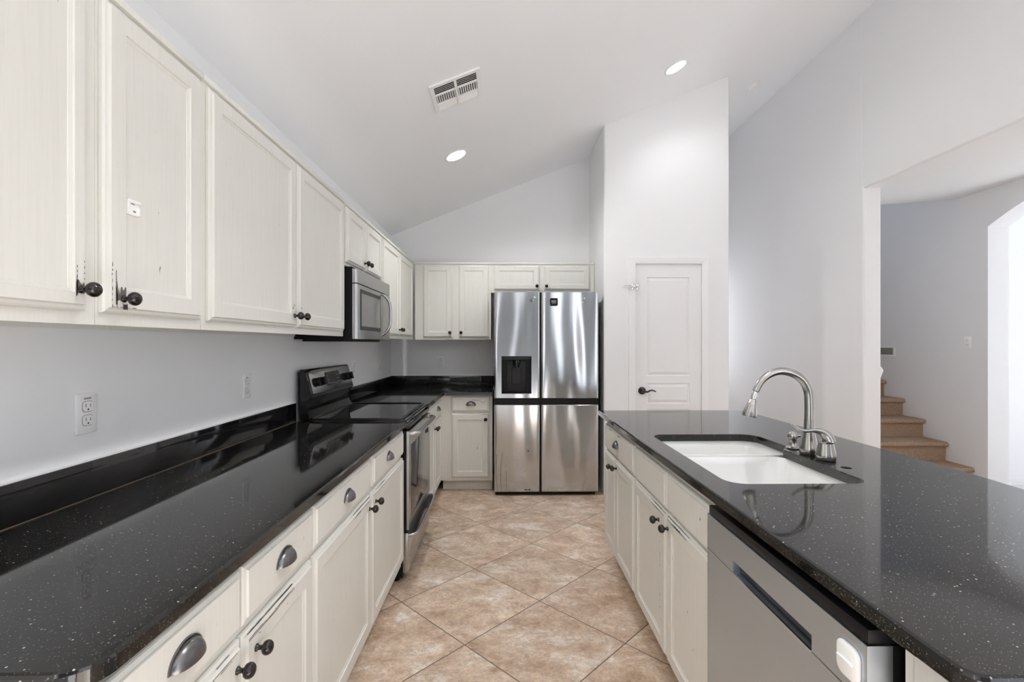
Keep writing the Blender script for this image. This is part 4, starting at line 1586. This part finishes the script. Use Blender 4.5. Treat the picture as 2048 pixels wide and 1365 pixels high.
# ------------------------------------------------------------------ outlets, switches
def outlet(face, a, z, plane, label, kind='duplex', w=.070, h=.114):
    F = frame_fn(face, a, z, plane)
    loc = F(0, 0, .001)
    t = thing({'duplex': 'wall_outlet', 'gfci': 'wall_outlet', 'switch': 'light_switch', 'blank': 'blank_wall_plate'}[kind], tuple(loc), label,
              {'duplex': 'outlet', 'gfci': 'outlet', 'switch': 'light switch', 'blank': 'wall plate'}[kind])
    b = BM()
    rp = round_poly([(-w / 2, -h / 2, .005), (w / 2, -h / 2, .005), (w / 2, h / 2, .005), (-w / 2, h / 2, .005)], 4)
    A = [b.verts.new(F(p.x, p.y, .0006)) for p in rp]; B = [b.verts.new(F(p.x, p.y, .004)) for p in rp]
    C = [b.verts.new(F(p.x, p.y, .0062)) for p in offset_poly(rp, .004)]
    bridge(b, A, B); bridge(b, B, C); b.faces.new(C); b.faces.new(A)
    finish(b, 'plate', M['wall'] if kind == 'blank' else M['plate'], t, smooth=40)

    def pb(b, u0, u1, v0, v1, w0, w1, mi=0):
        vs = [b.verts.new(F(u, v, ww)) for ww in (w0, w1) for u, v in ((u0, v0), (u1, v0), (u1, v1), (u0, v1))]
        bridge(b, vs[:4], vs[4:], mi); b.faces.new(vs[:4]).material_index = mi; b.faces.new(vs[4:]).material_index = mi

    if kind == 'duplex' or kind == 'gfci':
        for s in (1, -1):
            b = BM()
            cy_ = s * .0195
            rp = round_poly([(-.017, cy_ - .014, .009), (.017, cy_ - .014, .009), (.017, cy_ + .014, .009), (-.017, cy_ + .014, .009)], 4)
            A = [b.verts.new(F(p.x, p.y, .0064)) for p in rp]; B = [b.verts.new(F(p.x, p.y, .0080)) for p in rp]
            bridge(b, A, B); b.faces.new(B); b.faces.new(A)
            pb(b, -.0085, -.006, cy_ - .002, cy_ + .008, .0081, .0084, 1)
            pb(b, .006, .0085, cy_ - .002, cy_ + .007, .0081, .0084, 1)
            pb(b, -.0022, .0022, cy_ - .0105, cy_ - .006, .0081, .0084, 2)
            # outline groove
            tube(b, [F(p.x, p.y, .0066) for p in offset_poly(rp, -.001)] + [F(offset_poly(rp, -.001)[0].x, offset_poly(rp, -.001)[0].y, .0066)], .0007, 4, mi=3)
            finish(b, 'socket', [M['plate'], M['greyslot'], M['slot'], M['greyslot']], t, smooth=40)
        b = BM()
        if kind == 'duplex':
            pb(b, -.012, .012, .040, .0445, .0063, .0068)
        else:
            pb(b, -.009, .000, .0365, .041, .0063, .0068)
        finish(b, 'test_button', M['greyslot'], t)
    elif kind == 'switch':
        b = BM()
        pb(b, -.0165, .0165, -.033, .033, .0063, .0075)
        pb(b, -.014, .014, -.002, .030, .0076, .0105)
        finish(b, 'rocker', M['plate'], t)
        b = BM()
        pb(b, -.012, .012, -.0285, -.0245, .0077, .0082)
        finish(b, 'slider', M['greyslot'], t)
    return t


outlet('+X', 1.3655, 1.154, XL, 'larger-looking white duplex outlet on left wall, under the white-hook cabinet door')
outlet('+X', 2.204, 1.158, XL, 'white outlet on left wall just before the range', 'gfci')
outlet('+X', 3.745, 1.158, XL, 'white outlet on left wall just behind the range', 'duplex')
outlet('+X', 4.50, 1.160, XL, 'white switch plate on left wall close to the corner', 'switch')
outlet('-Y', -.672, 1.157, YB, 'white outlet on back wall under the wall cabinets', 'duplex')
outlet('-Y', -.313, 1.222, YB, 'blank painted cover plate on back wall left of the fridge', 'blank')
outlet('-X', 4.48, 1.365, XW, 'white dimmer switch on the hall wall above the stairs', 'switch')

# ------------------------------------------------------------------ hall wall grille
t = thing('air_grille', (XW - .001, 5.50, 1.27), 'white rectangular return grille on the hall wall above the stairs', 'vent')
b = BM()
Fg = frame_fn('-X', 5.32, 1.207, XW)
for q in ((0, .36, 0, .018), (0, .36, .098, .116), (0, .028, .018, .098), (.332, .36, .018, .098)):
    box(b, XW - .008, XW - .0006, 5.32 + q[0], 5.32 + q[1], 1.207 + q[2], 1.207 + q[3], .0015)
finish(b, 'frame', M['plate'], t, smooth=30)
boxo('backing', M['greyslot'], t, XW - .0020, XW - .0006, 5.348, 5.652, 1.226, 1.304)
for k in range(6):
    boxo('slat', M['greyslot'], t, XW - .006, XW - .0022, 5.349, 5.651, 1.229 + k * .0125, 1.233 + k * .0125)

# ------------------------------------------------------------------ staircase
NS = 13
t = thing('staircase', (3.79, 4.4, 0), 'brown carpeted staircase rising away from the hall', 'stairs')
sx0, sx1 = XH + .002, XW - .002
for k in range(NS):
    yk = 4.42 + .2585 * k
    z1 = .187 * (k + 1)
    zb_ = .187 * k + (.0005 if k == 0 else 0)
    prof = [(yk + .30 if k < NS - 1 else yk + .9, z1), (yk + .012, z1)]
    for a in range(1, 9):
        an = math.pi / 2 + a * math.pi / 8
        prof.append((yk + .012 + .024 * math.cos(an), z1 - .024 + .024 * math.sin(an)))
    prof += [(yk + .026, z1 - .052), (yk + .027, zb_), (yk + .30 if k < NS - 1 else yk + .9, zb_)]
    b = BM()
    A = [b.verts.new((sx0, y, z)) for y, z in prof]; B = [b.verts.new((sx1, y, z)) for y, z in prof]
    bridge(b, A, B); b.faces.new(A); b.faces.new(B)
    finish(b, 'step', M['carpet'], t, smooth=50)

# handrail end seen past the jamb
t = thing('stair_handrail', (3.46, 4.42, 1.05), 'white handrail end poking past the hall doorway above stairs', 'handrail')
b = BM()
pts = [(4.40, 1.145), (4.47, 1.112), (4.47, 1.02), (4.40, 1.02)]
dirv = Vector((0, 1, .72)).normalized()
A = [(3.40, 4.40, 1.135), (3.505, 4.40, 1.135), (3.527, 4.40, 1.103), (3.497, 4.40, 1.030), (3.40, 4.40, 1.030)]
B = [(x, y + 2.2, z + 2.2 * .72) for x, y, z in A]
va = [b.verts.new(p) for p in A]; vb = [b.verts.new(p) for p in B]
bridge(b, va, vb); b.faces.new(va); b.faces.new(vb)
finish(b, 'rail', M['trim'], t)
b = BM()
for k in range(5):
    yy = 4.50 + .2585 * k * 2
    zt_ = 1.03 + (yy - 4.40) * .72
    zb_ = .187 * (2 * k + 1) + .001
    if zt_ - zb_ > .1:
        box(b, 3.43, 3.47, yy, yy + .04, zb_, zt_ + .01)
finish(b, 'baluster', M['trim'], t)

# ------------------------------------------------------------------ ceiling fixtures
SL = math.atan(.4)


def on_ceiling(x, y, d=.0):
    """frame at a ceiling point; local z points down out of the ceiling"""
    X = Vector((math.cos(SL), 0, math.sin(SL)))
    Z = Vector((math.sin(SL), 0, -math.cos(SL)))
    Y = Z.cross(X)
    m = Matrix((( X.x, Y.x, Z.x, x), (X.y, Y.y, Z.y, y), (X.z, Y.z, Z.z, zc(x)), (0, 0, 0, 1)))
    return m @ Matrix.Translation((0, 0, d))


LIGHTS = [(-.377, 3.67, 'round recessed ceiling light above the range and fridge aisle'),
          (1.309, 3.64, 'round recessed ceiling light in front of the pantry wall'),
          (.52, 1.25, 'unseen recessed ceiling light added above the near end of the aisle'),  # unseen lamp, added to light the near floor and base cabinets
          ]
for x, y, lab in LIGHTS:
    m4 = on_ceiling(x, y)
    t = thing('recessed_light', tuple(m4.translation), lab, 'ceiling light', 'recessed ceiling lights')
    b = BM()
    lathe(b, [(.094, .0006), (.094, .003), (.085, .006), (.076, .005), (.074, .0008)], m4, 40)
    finish(b, 'trim_ring', M['trim'], t, smooth=40)
    b = BM()
    lathe(b, [(.0735, .0012), (.0735, .0035), (0, .0036)], m4, 40)
    finish(b, 'lens', M['lamp'], t)
    sd = bpy.data.lights.new('lamp_beam', 'SPOT')
    aisle = 0 < x < 1           # the added, unseen aisle lamp has a tighter beam, straight down
    sd.energy = LAMP_W * (0.33 if (x > 1 and y > 3) else 1.5 if aisle else 1.5)
    sd.spot_size = math.radians(100 if aisle else 150)
    sd.spot_blend = 0.6
    sd.shadow_soft_size = .06
    sd.color = (1.0, 0.997, 0.99)
    so = bpy.data.objects.new('lamp_beam', sd)
    COL.objects.link(so)
    so.matrix_world = m4 @ Matrix.Translation((0, 0, .012)) @ Matrix.Rotation(math.pi, 4, 'X')
    if aisle:
        so.matrix_world = Matrix.Translation(m4 @ Vector((0, 0, .03)))

m4 = on_ceiling(2.478, 4.745)
t = thing('smoke_detector', tuple(m4.translation), 'white round smoke detector on the ceiling right of the pantry wall', 'smoke detector')
b = BM()
lathe(b, [(.068, .0006), (.068, .010), (.060, .012), (.060, .022), (.052, .030), (.020, .033), (0, .033)], m4, 32)
finish(b, 'housing', M['plate'], t, smooth=40)

# supply register: three-way louvred face
m4 = on_ceiling(-.285, 2.806)
t = thing('ceiling_vent', tuple(m4.translation), 'square white louvred air register in the sloped ceiling', 'vent')


def lbox(b, x0, x1, y0, y1, z0, z1, mi=0, rx=0, ry=0):
    cxx, cyy, czz = (x0 + x1) / 2, (y0 + y1) / 2, (z0 + z1) / 2
    mm = m4 @ Matrix.Translation((cxx, cyy, czz)) @ Matrix.Rotation(rx, 4, 'X') @ Matrix.Rotation(ry, 4, 'Y') @ Matrix.Diagonal((x1 - x0, y1 - y0, z1 - z0, 1))
    r = bmesh.ops.create_cube(b, size=1.0, matrix=mm)
    for v in r['verts']:
        for f in v.link_faces:
            f.material_index = mi


# local frame: x up the slope; y runs away from or towards the camera
sgn = 1 if (m4.to_3x3() @ Vector((0, 1, 0))).y > 0 else -1
H_ = .152
b = BM()
for q in ((-H_, H_, -H_, -H_ + .026), (-H_, H_, H_ - .026, H_), (-H_, -H_ + .024, -H_ + .026, H_ - .026), (H_ - .024, H_, -H_ + .026, H_ - .026), (-.007, .007, -H_ + .026, H_ - .026)):
    lbox(b, q[0], q[1], q[2], q[3], .0006, .010)
for yy in (-.042, .055):
    lbox(b, -H_ + .024, H_ - .024, sgn * yy - .004, sgn * yy + .004, .0006, .010)
finish(b, 'frame', M['plate'], t)
b = BM()
lbox(b, -H_ + .02, H_ - .02, -H_ + .02, H_ - .02, .0006, .0014)
finish(b, 'duct_opening', M['duct'], t)
for x0, x1 in ((-H_ + .025, -.008), (.008, H_ - .025)):
    for k in range(5):                       # near band: blades across, facing the camera side
        b = BM(); yy = sgn * (-.120 + k * .0165)
        lbox(b, x0, x1, yy - .0065, yy + .0065, .0045, .0057, rx=-sgn * .62)
        finish(b, 'slat', M['plate'], t)
    for k in range(9):                       # middle band: blades along
        b = BM(); xx = x0 + .006 + k * (x1 - x0 - .012) / 8
        s2 = -1 if x0 < 0 else 1
        lbox(b, xx - .004, xx + .004, sgn * .0065 - .0435, sgn * .0065 + .0435, .0040, .0052, ry=s2 * .55)
        finish(b, 'slat', M['plate'], t)
    for k in range(5):                       # far band
        b = BM(); yy = sgn * (.066 + k * .0150)
        lbox(b, x0, x1, yy - .0062, yy + .0062, .0045, .0057, rx=sgn * .45)
        finish(b, 'slat', M['plate'], t)
b = BM()
lbox(b, -.02, .035, sgn * (H_) - .004, sgn * (H_) + .006, .004, .010)
finish(b, 'damper_lever', M['plate'], t)
